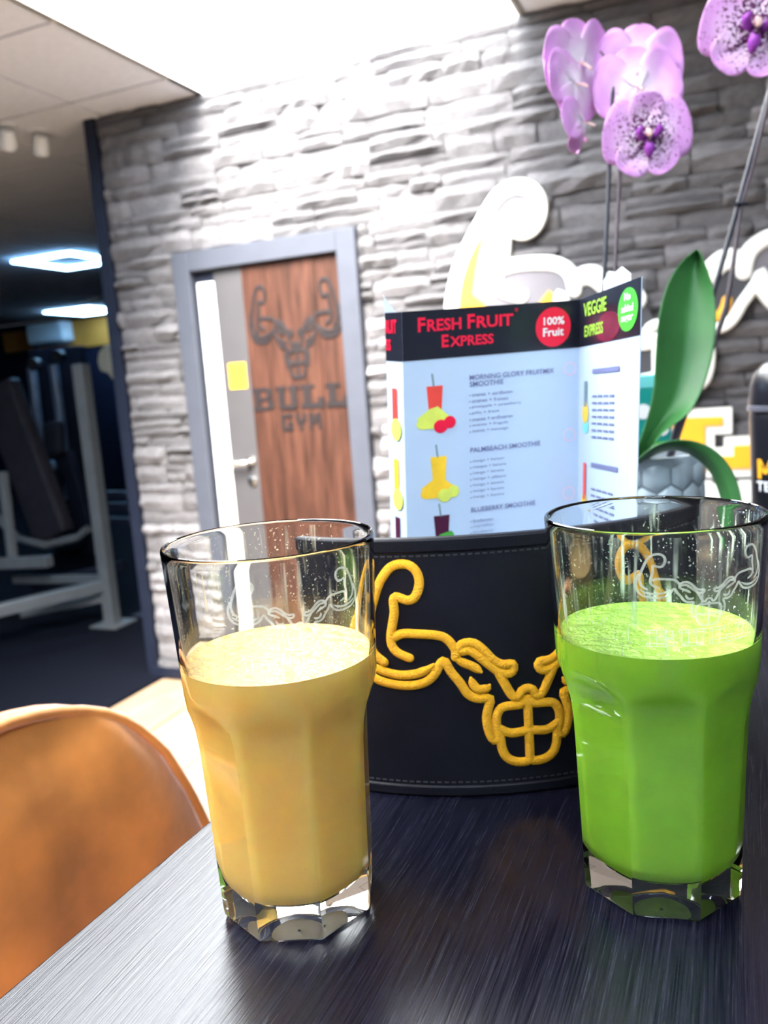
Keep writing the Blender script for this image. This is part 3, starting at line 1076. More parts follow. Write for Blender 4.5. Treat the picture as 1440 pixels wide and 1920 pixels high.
for sx in (-1, 1):
    for sy in (-1, 1):
        MB().tube([(-0.345 + sx * 0.12, 0.40 + sy * 0.12, 0.70), (-0.345 + sx * 0.21, 0.40 + sy * 0.21, 0.0)], 0.012, 10).build('leg', M_BLACKMETAL, stool, 40)
ring = [(-0.345 + 0.18 * sx, 0.40 + 0.18 * sy, 0.28) for sx, sy in ((-1, -1), (1, -1), (1, 1), (-1, 1), (-1, -1))]
MB().tube(ring, 0.009, 8).build('foot_ring', M_BLACKMETAL, stool, 40)

# ------------------------------------------------------------------ drinking glasses
GH = 0.154
LEVEL = 0.1065


def lerp(a, b, t_):
    return a + (b - a) * t_


def table_interp(tab_, z_):
    for (z0, r0), (z1, r1) in zip(tab_, tab_[1:]):
        if z_ <= z1:
            t_ = (z_ - z0) / (z1 - z0)
            return lerp(r0, r1, t_)
    return tab_[-1][1]


ROUND = [(0.0, 0.0372), (0.080, 0.0372), (0.088, 0.0377), (0.093, 0.0383), (0.098, 0.0387), (0.115, 0.0394), (0.154, 0.0415)]
CORNER = [(0.0, 0.0318), (0.004, 0.0324), (0.030, 0.0333), (0.060, 0.0344), (0.074, 0.0350), (0.082, 0.0358), (0.088, 0.0372), (0.092, 0.0390), (0.096, 0.0416), (0.100, 0.046), (0.106, 0.05), (0.154, 0.06)]
INNER = [(0.0105, 0.0), (0.0106, 0.012), (0.0115, 0.020), (0.0145, 0.0248), (0.020, 0.0272), (0.040, 0.0283), (0.070, 0.0305), (0.085, 0.0325), (0.095, 0.0352), (0.105, 0.0370), (0.120, 0.0380), (0.154, 0.0399)]


def inner_r(z_, a=None):
    """inner wall; below the shoulder it follows the facets softly"""
    r_ = table_interp(INNER, z_)
    if a is None:
        return r_
    q = (a % (PI / 4)) - PI / 8
    amt = 0.9 * max(0, min(1, (0.096 - z_) / 0.014)) * max(0, min(1, (z_ - 0.010) / 0.012))
    return r_ * (1 + amt * (0.962 / math.cos(q) - 1.0))


def outer_r(z_, a):
    q = (a % (PI / 4)) - PI / 8
    r_oct = table_interp(CORNER, z_) * math.cos(PI / 8) / math.cos(q)
    r_rnd = table_interp(ROUND, z_)
    # soft minimum so that the arched tops of the facets flow into the round wall
    k_ = 0.00035
    hh = max(0.0, min(1.0, 0.5 + 0.5 * (r_rnd - r_oct) / k_))
    return lerp(r_rnd, r_oct, hh) - k_ * hh * (1 - hh)


def glass(c, az, label, smoothie_label, m_top, m_body, m_film, azl):
    cx, cy = c
    g = thing('drinking_glass', label, 'glass', (cx, cy, ZT), 'smoothie glasses')
    n = 96
    a0 = R(az) - PI / 8                     # facet centre at azimuth az
    vs, fs = [], []
    zs = [0.0, 0.0012, 0.004] + [0.004 + (0.104 - 0.004) * i / 44 for i in range(1, 45)] + [0.106, 0.110, 0.118, 0.130, 0.142, 0.150, 0.1527]
    ro = []
    for z_ in zs:
        ro.append([(outer_r(z_, 2 * PI * k_ / n + 0) - (0.0008 if z_ == 0.0 else 0), z_) for k_ in range(n)])
    # rounded rim
    rim_o, rim_i = 0.04145, 0.0399
    mid, rad = (rim_o + rim_i) / 2, (rim_o - rim_i) / 2
    for q in (20, 50, 90, 130, 160):
        ro.append([(mid + rad * math.cos(R(q)), 0.1527 + 0.0013 * math.sin(R(q)))] * n)
    zi = [0.1527, 0.150, 0.140, 0.130, 0.120, 0.112, 0.105, 0.100, 0.095, 0.090, 0.085, 0.078, 0.070, 0.055, 0.040, 0.030, 0.022, 0.019, 0.0165, 0.0145, 0.0128, 0.0115, 0.0108]
    for z_ in zi:
        ro.append([(inner_r(z_, 2 * PI * k_ / n), z_) for k_ in range(n)])
    for ringp in ro:
        for k_ in range(n):
            a = a0 + 2 * PI * k_ / n
            r_, z_ = ringp[k_]
            vs.append((cx + r_ * math.sin(a), cy - r_ * math.cos(a), ZT + z_))
    for i in range(len(ro) - 1):
        for k_ in range(n):
            k2 = (k_ + 1) % n
            fs.append((i * n + k_, i * n + k2, (i + 1) * n + k2, (i + 1) * n + k_))
    vs.append((cx, cy, ZT + 0.0105))
    L_ = (len(ro) - 1) * n
    fs += [(L_ + k_, L_ + (k_ + 1) % n, len(vs) - 1) for k_ in range(n)]
    vs.append((cx, cy, ZT + 0.0022))        # punt under the foot
    fs += [((k_ + 1) % n, k_, len(vs) - 1) for k_ in range(n)]
    MB().add(vs, fs).build('body', M_GLASS, g, 24)
    # dried drips on the inner wall above the drink
    fm = MB()
    prof = [(inner_r(z_) - 0.0002, ZT + z_) for z_ in (LEVEL + 0.001, 0.112, 0.120, 0.130, 0.140, 0.150, 0.1515)]
    fm.lathe(prof, c, 72)
    fm.build('drips', m_film, g, 60)
    # etched emblem on the outer wall
    ca = R(azl)

    def efn(u, v, d):
        z_ = 0.1157 + v * 0.00025
        r_ = table_interp(ROUND, z_) + 0.00006 + d
        a = ca + u * 0.00030 / 0.0405
        return (cx + r_ * math.sin(a), cy - r_ * math.cos(a), ZT + z_)
    e = logo_strokes(MB(), 3.2, 0.00003, efn)
    for i, ch in enumerate('BULL'):          # outlined block letters under the head
        x0 = -72 + i * 37
        for a, b_, c_, d_ in slab_letter(ch):
            q = [(x0 + a * 32, -12 + c_ * 24), (x0 + b_ * 32, -12 + c_ * 24), (x0 + b_ * 32, -12 + d_ * 24), (x0 + a * 32, -12 + d_ * 24)]
            for p0, p1 in zip(q, q[1:] + q[:1]):
                e.stroke([p0, p1], 1.5, 0.00003, efn, step=3)
    e.build('etched_emblem', M_ETCH, g, 60)
    # the drink
    s = thing('smoothie', smoothie_label, 'smoothie', (cx, cy, ZT + 0.0125), 'smoothies')
    zz = [0.0103, 0.0104, 0.0113, 0.0143, 0.0198] + [0.026 + 0.004 * i for i in range(20)] + [LEVEL - 0.0002, LEVEL + 0.0009]
    vs, fs = [], []
    for i, z_ in enumerate(zz):
        for k_ in range(n):
            a = a0 + 2 * PI * k_ / n
            r_ = inner_r(z_, 2 * PI * k_ / n) + 0.0004 if i else 0.0005
            vs.append((cx + r_ * math.sin(a), cy - r_ * math.cos(a), ZT + z_))
    for i in range(len(zz) - 1):
        for k_ in range(n):
            k2 = (k_ + 1) % n
            fs.append((i * n + k_, i * n + k2, (i + 1) * n + k2, (i + 1) * n + k_))
    MB().add(vs, fs).build('drink_body', m_body, s, 60)
    tp = MB()
    vs, fs = [], []
    nr, na = 22, 72
    for i in range(nr + 1):
        for k_ in range(na):
            r_ = (inner_r(LEVEL) + 0.0003) * (i / nr) ** 0.8
            a = 2 * PI * k_ / na
            x_, y_ = cx + r_ * math.sin(a), cy - r_ * math.cos(a)
            hgt_ = 0.0006 * noise.noise((x_ * 160, y_ * 160, cx * 10)) + 0.0004 * noise.noise((x_ * 420, y_ * 420, 3)) + 0.0012 * max(0, (i / nr - 0.86) / 0.14) ** 2
            vs.append((x_, y_, ZT + LEVEL + (hgt_ if i < nr else 0.0009)))
    for i in range(nr):
        for k_ in range(na):
            k2 = (k_ + 1) % na
            fs.append((i * na + k_, i * na + k2, (i + 1) * na + k2, (i + 1) * na + k_))
    tp.add(vs, fs).build('foamy_top', m_top, s, 60)


glass((-0.1655, 0.2715), 20.8, 'tall faceted glass holding the orange smoothie', 'creamy orange smoothie filling the left glass', M_OJTOP, M_OJ, M_FILM_O, 43)
glass((-0.0263, 0.3275), 9.8, 'tall faceted glass holding the green smoothie', 'bright green smoothie filling the right glass', M_GJTOP, M_GJ, M_FILM_G, 31.5)

# ------------------------------------------------------------------ leather menu caddy
EA, EB = 0.130, 0.085
EN = Vector((math.sin(R(27.4)), -math.cos(R(27.4)), 0))
ET = Vector((math.cos(R(27.4)), math.sin(R(27.4)), 0))
EC = Vector((-0.0915, 0.3812, 0)) - EN * EB
BH = 0.1348
caddy = thing('menu_caddy', 'oval black leather caddy with yellow embroidered bull emblem', 'menu holder', (EC.x, EC.y, ZT))
# arc-length table of the ellipse, measured from the middle of the front
ARC = [(0.0, 0.0)]
N_ARC = 400
for i in range(1, N_ARC + 1):
    a = PI * i / N_ARC
    am = PI * (i - 0.5) / N_ARC
    ARC.append((ARC[-1][0] + math.hypot(EA * math.cos(am), EB * math.sin(am)) * PI / N_ARC, a))


def ell_angle(s):
    sg = 1 if s >= 0 else -1
    s = abs(s)
    lo, hi = 0, N_ARC
    while hi - lo > 1:
        m_ = (lo + hi) // 2
        if ARC[m_][0] <= s:
            lo = m_
        else:
            hi = m_
    t_ = (s - ARC[lo][0]) / (ARC[hi][0] - ARC[lo][0])
    return sg * lerp(ARC[lo][1], ARC[hi][1], t_)


def ell_pt(a, off, z_):
    p = EC + ET * EA * math.sin(a) + EN * EB * math.cos(a)
    nrm = (ET * math.sin(a) / EA + EN * math.cos(a) / EB).normalized()
    p = p + nrm * off
    return Vector((p.x, p.y, ZT + z_))


def ell_wall(o0, o1, z0, z1, n=120):
    vs = []
    for k_ in range(n):
        a = 2 * PI * k_ / n
        vs += [ell_pt(a, o0, z0), ell_pt(a, o0, z1), ell_pt(a, o1, z1), ell_pt(a, o1, z0)]
    fs = []
    for k_ in range(n):
        b_, c_ = 4 * k_, 4 * ((k_ + 1) % n)
        for e in range(4):
            fs.append((b_ + e, c_ + e, c_ + (e + 1) % 4, b_ + (e + 1) % 4))
    return MB().add(vs, fs)


def ell_arc(o0, o1, z0, z1, s0, s1, n=90):
    """piece of the oval wall between two arc lengths measured from the middle of the front"""
    vs = []
    for k_ in range(n + 1):
        a = ell_angle(lerp(s0, s1, k_ / n)) if s1 < 0.3 else lerp(s0, s1, k_ / n)
        vs += [ell_pt(a, o0, z0), ell_pt(a, o0, z1), ell_pt(a, o1, z1), ell_pt(a, o1, z0)]
    fs = [(0, 1, 2, 3), (4 * n + 3, 4 * n + 2, 4 * n + 1, 4 * n)]
    for k_ in range(n):
        for e in range(4):
            fs.append((4 * k_ + e, 4 * k_ + 4 + e, 4 * k_ + 4 + (e + 1) % 4, 4 * k_ + (e + 1) % 4))
    return MB().add(vs, fs)


SW = 0.118                      # half length of the tall front
ell_arc(-0.0045, 0.0, 0.002, BH - 0.001, -SW, SW).build('front_wall', M_LEATHER, caddy, 40, bevel=0.0006)
ell_arc(-0.0052, 0.0008, BH - 0.0075, BH, -SW - 0.0006, SW + 0.0006).build('top_binding', M_LEATHER, caddy, 40, bevel=0.0012)
ell_wall(-0.001, 0.0011, 0.0005, 0.0062).build('bottom_band', M_LEATHER, caddy, 40, bevel=0.001)
ell_arc(-0.0045, 0.0, 0.002, 0.055, ell_angle(SW), 2 * PI - ell_angle(SW)).build('low_rear_wall', M_LEATHER, caddy, 40, bevel=0.0006)
vs = [ell_pt(2 * PI * k_ / 96, -0.002, z_) for z_ in (0.0005, 0.004) for k_ in range(96)]
MB().add(vs, [tuple(range(95, -1, -1)), tuple(range(96, 192))] + [(k_, (k_ + 1) % 96, 96 + (k_ + 1) % 96, 96 + k_) for k_ in range(96)]).build('base', M_LEATHER, caddy)
for z_ in (BH - 0.0088, 0.0078):
    sm = MB()
    s = -SW + 0.002
    while s < SW - 0.004:
        sm.beam(ell_pt(ell_angle(s), 0.0002, z_), ell_pt(ell_angle(s + 0.0022), 0.0002, z_), 0.0007)
        s += 0.0036
    so = sm.build('stitching', M_STITCH, caddy)
    so['kind'] = 'stuff'
NOSE = 0.0
bfn = lambda u, v, d: ell_pt(ell_angle(NOSE + u * 0.001), d, v * 0.001)
logo_strokes(MB(), 4.7, 0.0013, bfn).build('embroidered_emblem', M_THREAD, caddy, 60)

# ------------------------------------------------------------------ folded menu card
menu = thing('menu_card', 'folded smoothie menu card standing in the leather caddy', 'menu', (-0.13, 0.50, ZT))
CT = 1.394
DN = Vector((-0.040, -0.010, -1.0))
PA, PB, PC, PD = Vector((-0.2002, 0.4950, CT)), Vector((-0.1830, 0.4795, CT - 0.0018)), Vector((-0.0859, 0.5464, CT)), Vector((-0.0405, 0.4638, CT + 0.0019))
CARDH = 0.245


def panel_fn(p0, p1):
    ex = (p1 - p0)
    w_ = ex.length
    ex.normalize()
    nn = ex.cross(Vector((0, 0, 1))).normalized()
    if nn.dot(CAM_F) > 0:
        nn = -nn
    return (lambda u, v, d: p0 + ex * u + DN * v + nn * d), w_


def quad(fn, u0, u1, v0, v1, d, d0=None):
    m_ = MB()
    d0 = d - 0.00015 if d0 is None else d0
    m_.prism([(u0, v0), (u1, v0), (u1, v1), (u0, v1)], d0, d, fn)
    return m_


def disc(fn, cu, cv, ru, rv, d, n=32):
    return MB().prism([(cu + ru * math.cos(2 * PI * k_ / n), cv + rv * math.sin(2 * PI * k_ / n)) for k_ in range(n)], d - 0.00012, d, fn)


def annulus(fn, cu, cv, r0, r1, d, n=32):
    vs = [fn(cu + r_ * math.cos(2 * PI * k_ / n), cv + r_ * math.sin(2 * PI * k_ / n), d) for r_ in (r0, r1) for k_ in range(n)]
    return MB().add(vs, [(k_, (k_ + 1) % n, n + (k_ + 1) % n, n + k_) for k_ in range(n)])


def words(fn, body, u0, v0, u1, v1, d, bold=0.0):
    """lettering whose field runs from (u0, v0) top left to (u1, v1) bottom right (v down)"""
    vs, fs = text_mesh(body, u1 - u0, v1 - v0, lambda a, b_, q: fn(u0 + a, v1 - b_, d), bold)
    return MB().add(vs, fs)


def sub(mb_, name, m_, par):
    o = mb_.build(name, m_)
    o.parent = par
    return o


def panel(p0, p1, label):
    fn, w_ = panel_fn(p0, p1)
    o = quad(fn, 0, w_, 0, CARDH, 0.0, -0.0006).build('panel', M_PAPER, menu)
    if label:
        o['label'] = label
    sub(quad(fn, 0.0, w_, 0.0, 0.0300, 0.0003), 'title_band', M_BAND, o)
    return o, fn, w_


K = 1 / 2830.0                  # metres per printed pixel unit on the middle panel


def drink_print(fn, o, cu, v0, mg, mf, mf2, mf3, k_=1.0):
    """picture of a filled tumbler with straw and fruit at its foot"""
    sub(MB().prism([(cu - 15 * K * k_, v0 + 22 * K), (cu + 15 * K * k_, v0 + 22 * K), (cu + 12 * K * k_, v0 + 70 * K), (cu - 11 * K * k_, v0 + 70 * K)], 0.0001, 0.0003, fn), 'printed_drink', mg, o)
    sub(MB().prism([(cu - 6 * K * k_, v0), (cu - 3 * K * k_, v0), (cu + 0 * K, v0 + 24 * K), (cu - 3 * K * k_, v0 + 24 * K)], 0.0001, 0.0003, fn), 'printed_straw', M_PGREY, o)
    sub(MB().prism([(cu - 34 * K * k_, v0 + 78 * K), (cu - 10 * K * k_, v0 + 62 * K), (cu + 5 * K * k_, v0 + 58 * K), (cu + 20 * K * k_, v0 + 72 * K), (cu + 38 * K * k_, v0 + 84 * K), (cu + 20 * K * k_, v0 + 98 * K), (cu - 18 * K * k_, v0 + 97 * K)], 0.0002, 0.0004, fn), 'printed_fruit', mf, o)
    sub(disc(fn, cu + 10 * K * k_, v0 + 94 * K, 13 * K * k_, 12 * K, 0.0005), 'printed_fruit', mf2, o)
    sub(disc(fn, cu + 27 * K * k_, v0 + 88 * K, 11 * K * k_, 11 * K, 0.0006), 'printed_fruit', mf2, o)
    sub(disc(fn, cu - 22 * K * k_, v0 + 88 * K, 13 * K * k_, 9 * K, 0.0005), 'printed_fruit', mf3, o)


pm, mfn, mw = panel(PB, PC, 'middle panel with red title on a black band')
d1 = 0.0006
sub(words(mfn, 'F', 28 * K, 12 * K, 42 * K, 37 * K, d1, 0.03), 'title', M_RED, pm)
sub(words(mfn, 'RESH', 45 * K, 16 * K, 108 * K, 37 * K, d1, 0.03), 'title', M_RED, pm)
sub(words(mfn, 'F', 119 * K, 12 * K, 133 * K, 37 * K, d1, 0.03), 'title', M_RED, pm)
sub(words(mfn, 'RUIT', 136 * K, 16 * K, 205 * K, 37 * K, d1, 0.03), 'title', M_RED, pm)
sub(annulus(mfn, 211 * K, 10 * K, 2.0 * K, 3.0 * K, d1, 16), 'registered_mark', M_RED, pm)
sub(words(mfn, 'E', 71 * K, 44 * K, 84 * K, 66 * K, d1, 0.03), 'title', M_RED, pm)
sub(words(mfn, 'XPRESS', 86 * K, 48 * K, 168 * K, 66 * K, d1, 0.03), 'title', M_RED, pm)
badge = disc(mfn, 282 * K, 45 * K, 34 * K, 35 * K, 0.0005, 48)
sub(badge, 'red_badge', M_RED, pm)
sub(words(mfn, '100%', 263 * K, 27 * K, 303 * K, 41 * K, 0.0008, 0.02), 'badge_lettering', M_PWHITE, pm)
sub(words(mfn, 'Fruit', 262 * K, 46 * K, 302 * K, 61 * K, 0.0008, 0.02), 'badge_lettering', M_PWHITE, pm)
blocks = [
    (118, ('MORNING GLORY FRUITMIX', 'SMOOTHIE'), (162, 64), ('ananas + aardbeien', 'ananas + fraises', 'pineapple + strawberry', 'piña + fresa', 'ananas + erdbeeren', 'ananas + fragola', 'ananas + morango'), 150, 122),
    (248, ('PALMBEACH SMOOTHIE',), (136,), ('mango + banaan', 'mangue + banane', 'mango + banana', 'mango + plátano', 'mango + banane', 'mango + banana', 'manga + banana'), 270, 243),
    (358, ('BLUEBERRY SMOOTHIE',), (126,), ('bosbessen', 'myrtilles', 'blueberry', 'arándano', 'heidelbeere'), 380, 352),
]
for v0, title, tw, lines, vl, vr in blocks:
    for i, (tx, w_) in enumerate(zip(title, tw)):
        sub(words(mfn, tx, 122 * K, (v0 + i * 12) * K, (122 + w_) * K, (v0 + 9 + i * 12) * K, d1, 0.01), 'smoothie_name', M_PTEXT, pm)
    for i, tx in enumerate(lines):
        sub(words(mfn, tx, 126 * K, (vl + i * 11) * K, (126 + 4.3 * len(tx)) * K, (vl + 6.5 + i * 11) * K, d1), 'ingredient_line', M_PTEXT, pm)
        sub(disc(mfn, 122 * K, (vl + 4 + i * 11) * K, 1.2 * K, 1.2 * K, d1, 8), 'bullet', M_PTEXT, pm)
    sub(annulus(mfn, 315 * K, vr * K, 10.5 * K, 12 * K, d1), 'pink_ring', M_PINK, pm)
drink_print(mfn, pm, 57 * K, 110 * K, M_PRED, M_PLIME, M_RED, M_PLIME)
drink_print(mfn, pm, 62 * K, 236 * K, M_PYEL, M_PYEL, M_PLIME, M_PYEL)
drink_print(mfn, pm, 66 * K, 344 * K, M_PPURP, M_PBLUE, M_PBLUE, M_PBLUE)
sub(MB().prism([(60 * K, 402 * K), (84 * K, 396 * K), (90 * K, 405 * K), (70 * K, 410 * K)], 0.0004, 0.0007, mfn), 'printed_leaf', M_PGREEN, pm)

pr, rfn, rw = panel(PC, PD, 'angled right panel with green title and green oval badge')
g1 = 0.0007
sub(disc(rfn, rw * 0.52, 0.0215, rw * 0.20, 0.0085, 0.0005), 'printed_beetroot', mat('print_beet', srgb(96, 24, 50), 0.3, var=0.3, scale=120), pr)
sub(words(rfn, 'VEGGIE', rw * 0.10, 0.0035, rw * 0.50, 0.0120, g1, 0.02), 'title', mat('print_veggie', srgb(150, 200, 70), 0.4, var=0.25, scale=200), pr)
sub(words(rfn, 'EXPRESS', rw * 0.12, 0.0175, rw * 0.45, 0.0245, g1, 0.02), 'title', MATS['print_veggie'], pr)
sub(disc(rfn, rw * 0.83, 0.0150, rw * 0.145, 0.0118, 0.0006, 40), 'green_badge', mat('print_badge_green', srgb(70, 175, 60), 0.35, var=0.03), pr)
for i, tx in enumerate(('No', 'added', 'sugar')):
    hw_ = rw * (0.045, 0.085, 0.085)[i]
    sub(words(rfn, tx, rw * 0.83 - hw_, 0.0058 + i * 0.0062, rw * 0.83 + hw_, 0.0100 + i * 0.0062, 0.0009, 0.02), 'badge_lettering', M_PWHITE, pr)
for v0, n_ in ((0.045, 7), (0.103, 7)):
    tl = quad(rfn, rw * 0.27, rw * 0.72, v0, v0 + 0.0028, d1)
    sub(tl, 'smoothie_name', M_PTEXT, pr)
    ll = MB()
    for i in range(n_):
        for q in range(4):
            ll.prism([(rw * (0.27 + q * 0.10), v0 + 0.016 + i * 0.0042), (rw * (0.345 + q * 0.10), v0 + 0.016 + i * 0.0042), (rw * (0.345 + q * 0.10), v0 + 0.0172 + i * 0.0042), (rw * (0.27 + q * 0.10), v0 + 0.0172 + i * 0.0042)], 0.0003, 0.0005, rfn)
    sub(ll, 'ingredient_lines', M_PTEXT, pr)
sub(quad(rfn, rw * 0.12, rw * 0.17, 0.052, 0.068, d1), 'printed_drink', M_PGREY, pr)
sub(disc(rfn, rw * 0.145, 0.072, rw * 0.055, 0.007, d1), 'printed_fruit', M_PYEL, pr)
sub(disc(rfn, rw * 0.155, 0.081, rw * 0.05, 0.004, d1), 'printed_fruit', M_TEALTOP, pr)
sub(quad(rfn, rw * 0.12, rw * 0.17, 0.104, 0.128, d1), 'printed_drink', M_PRED, pr)
sub(disc(rfn, rw * 0.145, 0.130, rw * 0.05, 0.006, d1), 'printed_fruit', M_PYEL, pr)

pl, lfn, lw = panel(PA, PB, 'narrow folded-back left panel')
sub(words(lfn, 'RUIT', lw * 0.05, 0.0045, lw * 0.72, 0.0130, g1, 0.02), 'title', M_RED, pl)
sub(words(lfn, 'SS', lw * 0.05, 0.0165, lw * 0.35, 0.0235, g1, 0.02), 'title', M_RED, pl)
for v0, mg in ((0.047, M_PRED), (0.092, M_PYEL), (0.130, M_PPURP)):
    sub(quad(lfn, lw * 0.35, lw * 0.62, v0, v0 + 0.022, d1), 'printed_drink', mg, pl)
    sub(disc(lfn, lw * 0.55, v0 + 0.026, lw * 0.30, 0.007, d1 + 0.0002), 'printed_fruit', M_PLIME, pl)
# the sheet folded behind, its grey corners standing a little higher
cr = MB().add([PA + Vector((-0.001, 0.001, 0.0115)), PA + Vector((0.006, 0.004, 0.000)), PA + Vector((0.006, 0.004, -0.2)), PA + Vector((-0.001, 0.001, -0.2))], [(0, 1, 2, 3)])
cr.build('rear_sheet', mat('sheet_grey', (0.55, 0.58, 0.62, 1), 0.4, var=0.15, scale=80), menu, solid=0.0005)
back_top = [PC.lerp(PD, t_) + Vector((0.0, 0.004, 0)) for t_ in (0.42, 0.52, 0.62, 0.72, 0.85)]
vs = []
for i, p in enumerate(back_top):
    vs += [p + Vector((0, 0, (0.006, 0.0105, 0.0085, 0.010, 0.004)[i])), p + Vector((0, (0.001, -0.001)[i % 2], -0.02))]
MB().add(vs, [(2 * i, 2 * i + 2, 2 * i + 3, 2 * i + 1) for i in range(4)]).build('rear_sheet', MATS['sheet_grey'], menu, solid=0.0005)

# ------------------------------------------------------------------ orchid in its pot
PX, PY, PR = -0.0835, 0.830, 0.0645
PZ = 1.265
pot = thing('plant_pot', 'grey-blue ceramic pot with hexagon relief behind the menu', 'plant pot', (PX, PY, ZT))
pr_ = [(0.0, ZT), (PR - 0.006, ZT), (PR - 0.003, ZT + 0.006), (PR, PZ - 0.012), (PR + 0.001, PZ - 0.003), (PR, PZ), (PR - 0.004, PZ), (PR - 0.005, PZ - 0.012), (PR - 0.006, PZ - 0.020), (0, PZ - 0.020)]
MB().lathe(pr_, (PX, PY), 64).build('pot_body', M_POTGAP, pot, 40)
MB().lathe([(PR + 0.0005, PZ - 0.010), (PR + 0.0020, PZ - 0.006), (PR + 0.0018, PZ + 0.0005), (PR - 0.0045, PZ + 0.0005)], (PX, PY), 64).build('pot_rim', M_POT, pot, 40)
MB().lathe([(0.0, PZ - 0.012), (0.03, PZ - 0.010), (PR - 0.0055, PZ - 0.014)], (PX, PY), 40).build('bark', M_SOIL, pot)
hexn = 15
ww = 2 * PI * (PR) / hexn
rows = int((PZ - ZT - 0.02) / (ww * 0.866))
for j in range(rows + 1):
    for i in range(hexn):
        ac = (i + 0.5 * (j % 2)) * 2 * PI / hexn
        zc = ZT + 0.016 + j * ww * 0.866
        if zc + ww * 0.5 > PZ - 0.001:
            continue
        if -math.cos(ac) * 1 > 0.35:                 # rear of the pot, never facing the room
            continue
        hx_ = MB()
        ring0, ring1 = [], []
        for q in range(6):
            aa = PI / 6 + q * PI / 3
            for rr, lst, dd in ((0.545, ring0, 0.0002), (0.45, ring1, 0.0022)):
                a = ac + math.cos(aa) * ww * rr / PR
                r_ = PR - 0.003 * (PZ - zc) / (PZ - ZT) + dd
                lst.append((PX + r_ * math.sin(a), PY - r_ * math.cos(a), zc + math.sin(aa) * ww * rr))
        r_ = PR + 0.0030 - 0.003 * (PZ - zc) / (PZ - ZT)
        cpt = (PX + r_ * math.sin(ac), PY - r_ * math.cos(ac), zc)
        hx_.add(ring0 + ring1 + [cpt], [(q, (q + 1) % 6, 6 + (q + 1) % 6, 6 + q) for q in range(6)] + [(6 + q, 6 + (q + 1) % 6, 12) for q in range(6)])
        hx_.build('hexagon', M_POT, pot, 50)

orchid = thing('orchid', 'pink spotted moth orchid with dark stakes and broad green leaves', 'plant', (PX, PY, PZ - 0.012))


def leaf(left, right, cup, name='leaf', back=Vector((0, 0.012, 0))):
    n_ = 14
    L_ = smooth(left, 0.5)
    R_ = smooth(right, 0.5)

    def sample(P, t_):
        d_ = [0]
        for a, b_ in zip(P, P[1:]):
            d_.append(d_[-1] + math.dist(a, b_))
        x_ = t_ * d_[-1]
        for i in range(len(P) - 1):
            if x_ <= d_[i + 1] or i == len(P) - 2:
                q = (x_ - d_[i]) / max(1e-9, d_[i + 1] - d_[i])
                return Vector(P[i]).lerp(Vector(P[i + 1]), min(1, q))
    vs, fs = [], []
    na = 8
    for i in range(n_ + 1):
        t_ = i / n_
        a, b_ = sample(L_, t_), sample(R_, t_)
        for k_ in range(na + 1):
            s_ = k_ / na
            p = a.lerp(b_, s_) + back * cup * (1 - abs(2 * s_ - 1) ** 1.3)
            vs.append(p)
    for i in range(n_):
        for k_ in range(na):
            q = i * (na + 1) + k_
            fs.append((q, q + 1, q + na + 2, q + na + 1))
    return MB().add(vs, fs).build(name, M_LEAF, orchid, 80, solid=0.0016, sub=1)


CC = Vector((0, 0, HC))
far = lambda pts, k_: [tuple(CC + (Vector(p) - CC) * k_) for p in pts]
leaf(far([(-0.078, 0.765, 1.262), (-0.0722, 0.7603, 1.2792), (-0.0647, 0.7675, 1.3022), (-0.0593, 0.7741, 1.3277), (-0.0583, 0.7786, 1.3512), (-0.0556, 0.7862, 1.3887), (-0.0502, 0.7928, 1.4142), (-0.0391, 0.8015, 1.4370), (-0.0225, 0.8108, 1.4498)], 1.04),
     far([(-0.066, 0.770, 1.262), (-0.0600, 0.7680, 1.2800), (-0.0440, 0.7750, 1.2950), (-0.0290, 0.782, 1.303), (-0.0183, 0.791, 1.3247), (-0.0107, 0.7982, 1.3477), (-0.0071, 0.8046, 1.3757), (-0.0075, 0.8093, 1.404), (-0.0127, 0.8112, 1.4279), (-0.0220, 0.8108, 1.4498)], 1.04), 1.4)
leaf([(-0.078, 0.752, 1.262), (-0.0570, 0.7341, 1.2812), (-0.0401, 0.7418, 1.2850), (-0.0232, 0.7484, 1.2830), (-0.0060, 0.7530, 1.2728), (0.0070, 0.7546, 1.2542), (0.0135, 0.7537, 1.2300), (0.0150, 0.7509, 1.205), (0.012, 0.748, 1.186)],
     [(-0.074, 0.790, 1.258), (-0.0600, 0.7720, 1.2690), (-0.0420, 0.7700, 1.2740), (-0.0270, 0.7690, 1.2680), (-0.0140, 0.7680, 1.2560), (-0.0060, 0.7660, 1.2380), (-0.0015, 0.7620, 1.2180), (0.0040, 0.7560, 1.2000), (0.0115, 0.748, 1.185)], -0.5)
leaf([(-0.095, 0.80, 1.260), (-0.125, 0.80, 1.300), (-0.165, 0.81, 1.315), (-0.20, 0.82, 1.305)], [(-0.090, 0.83, 1.260), (-0.120, 0.84, 1.300), (-0.165, 0.85, 1.312), (-0.20, 0.825, 1.303)], 0.5)

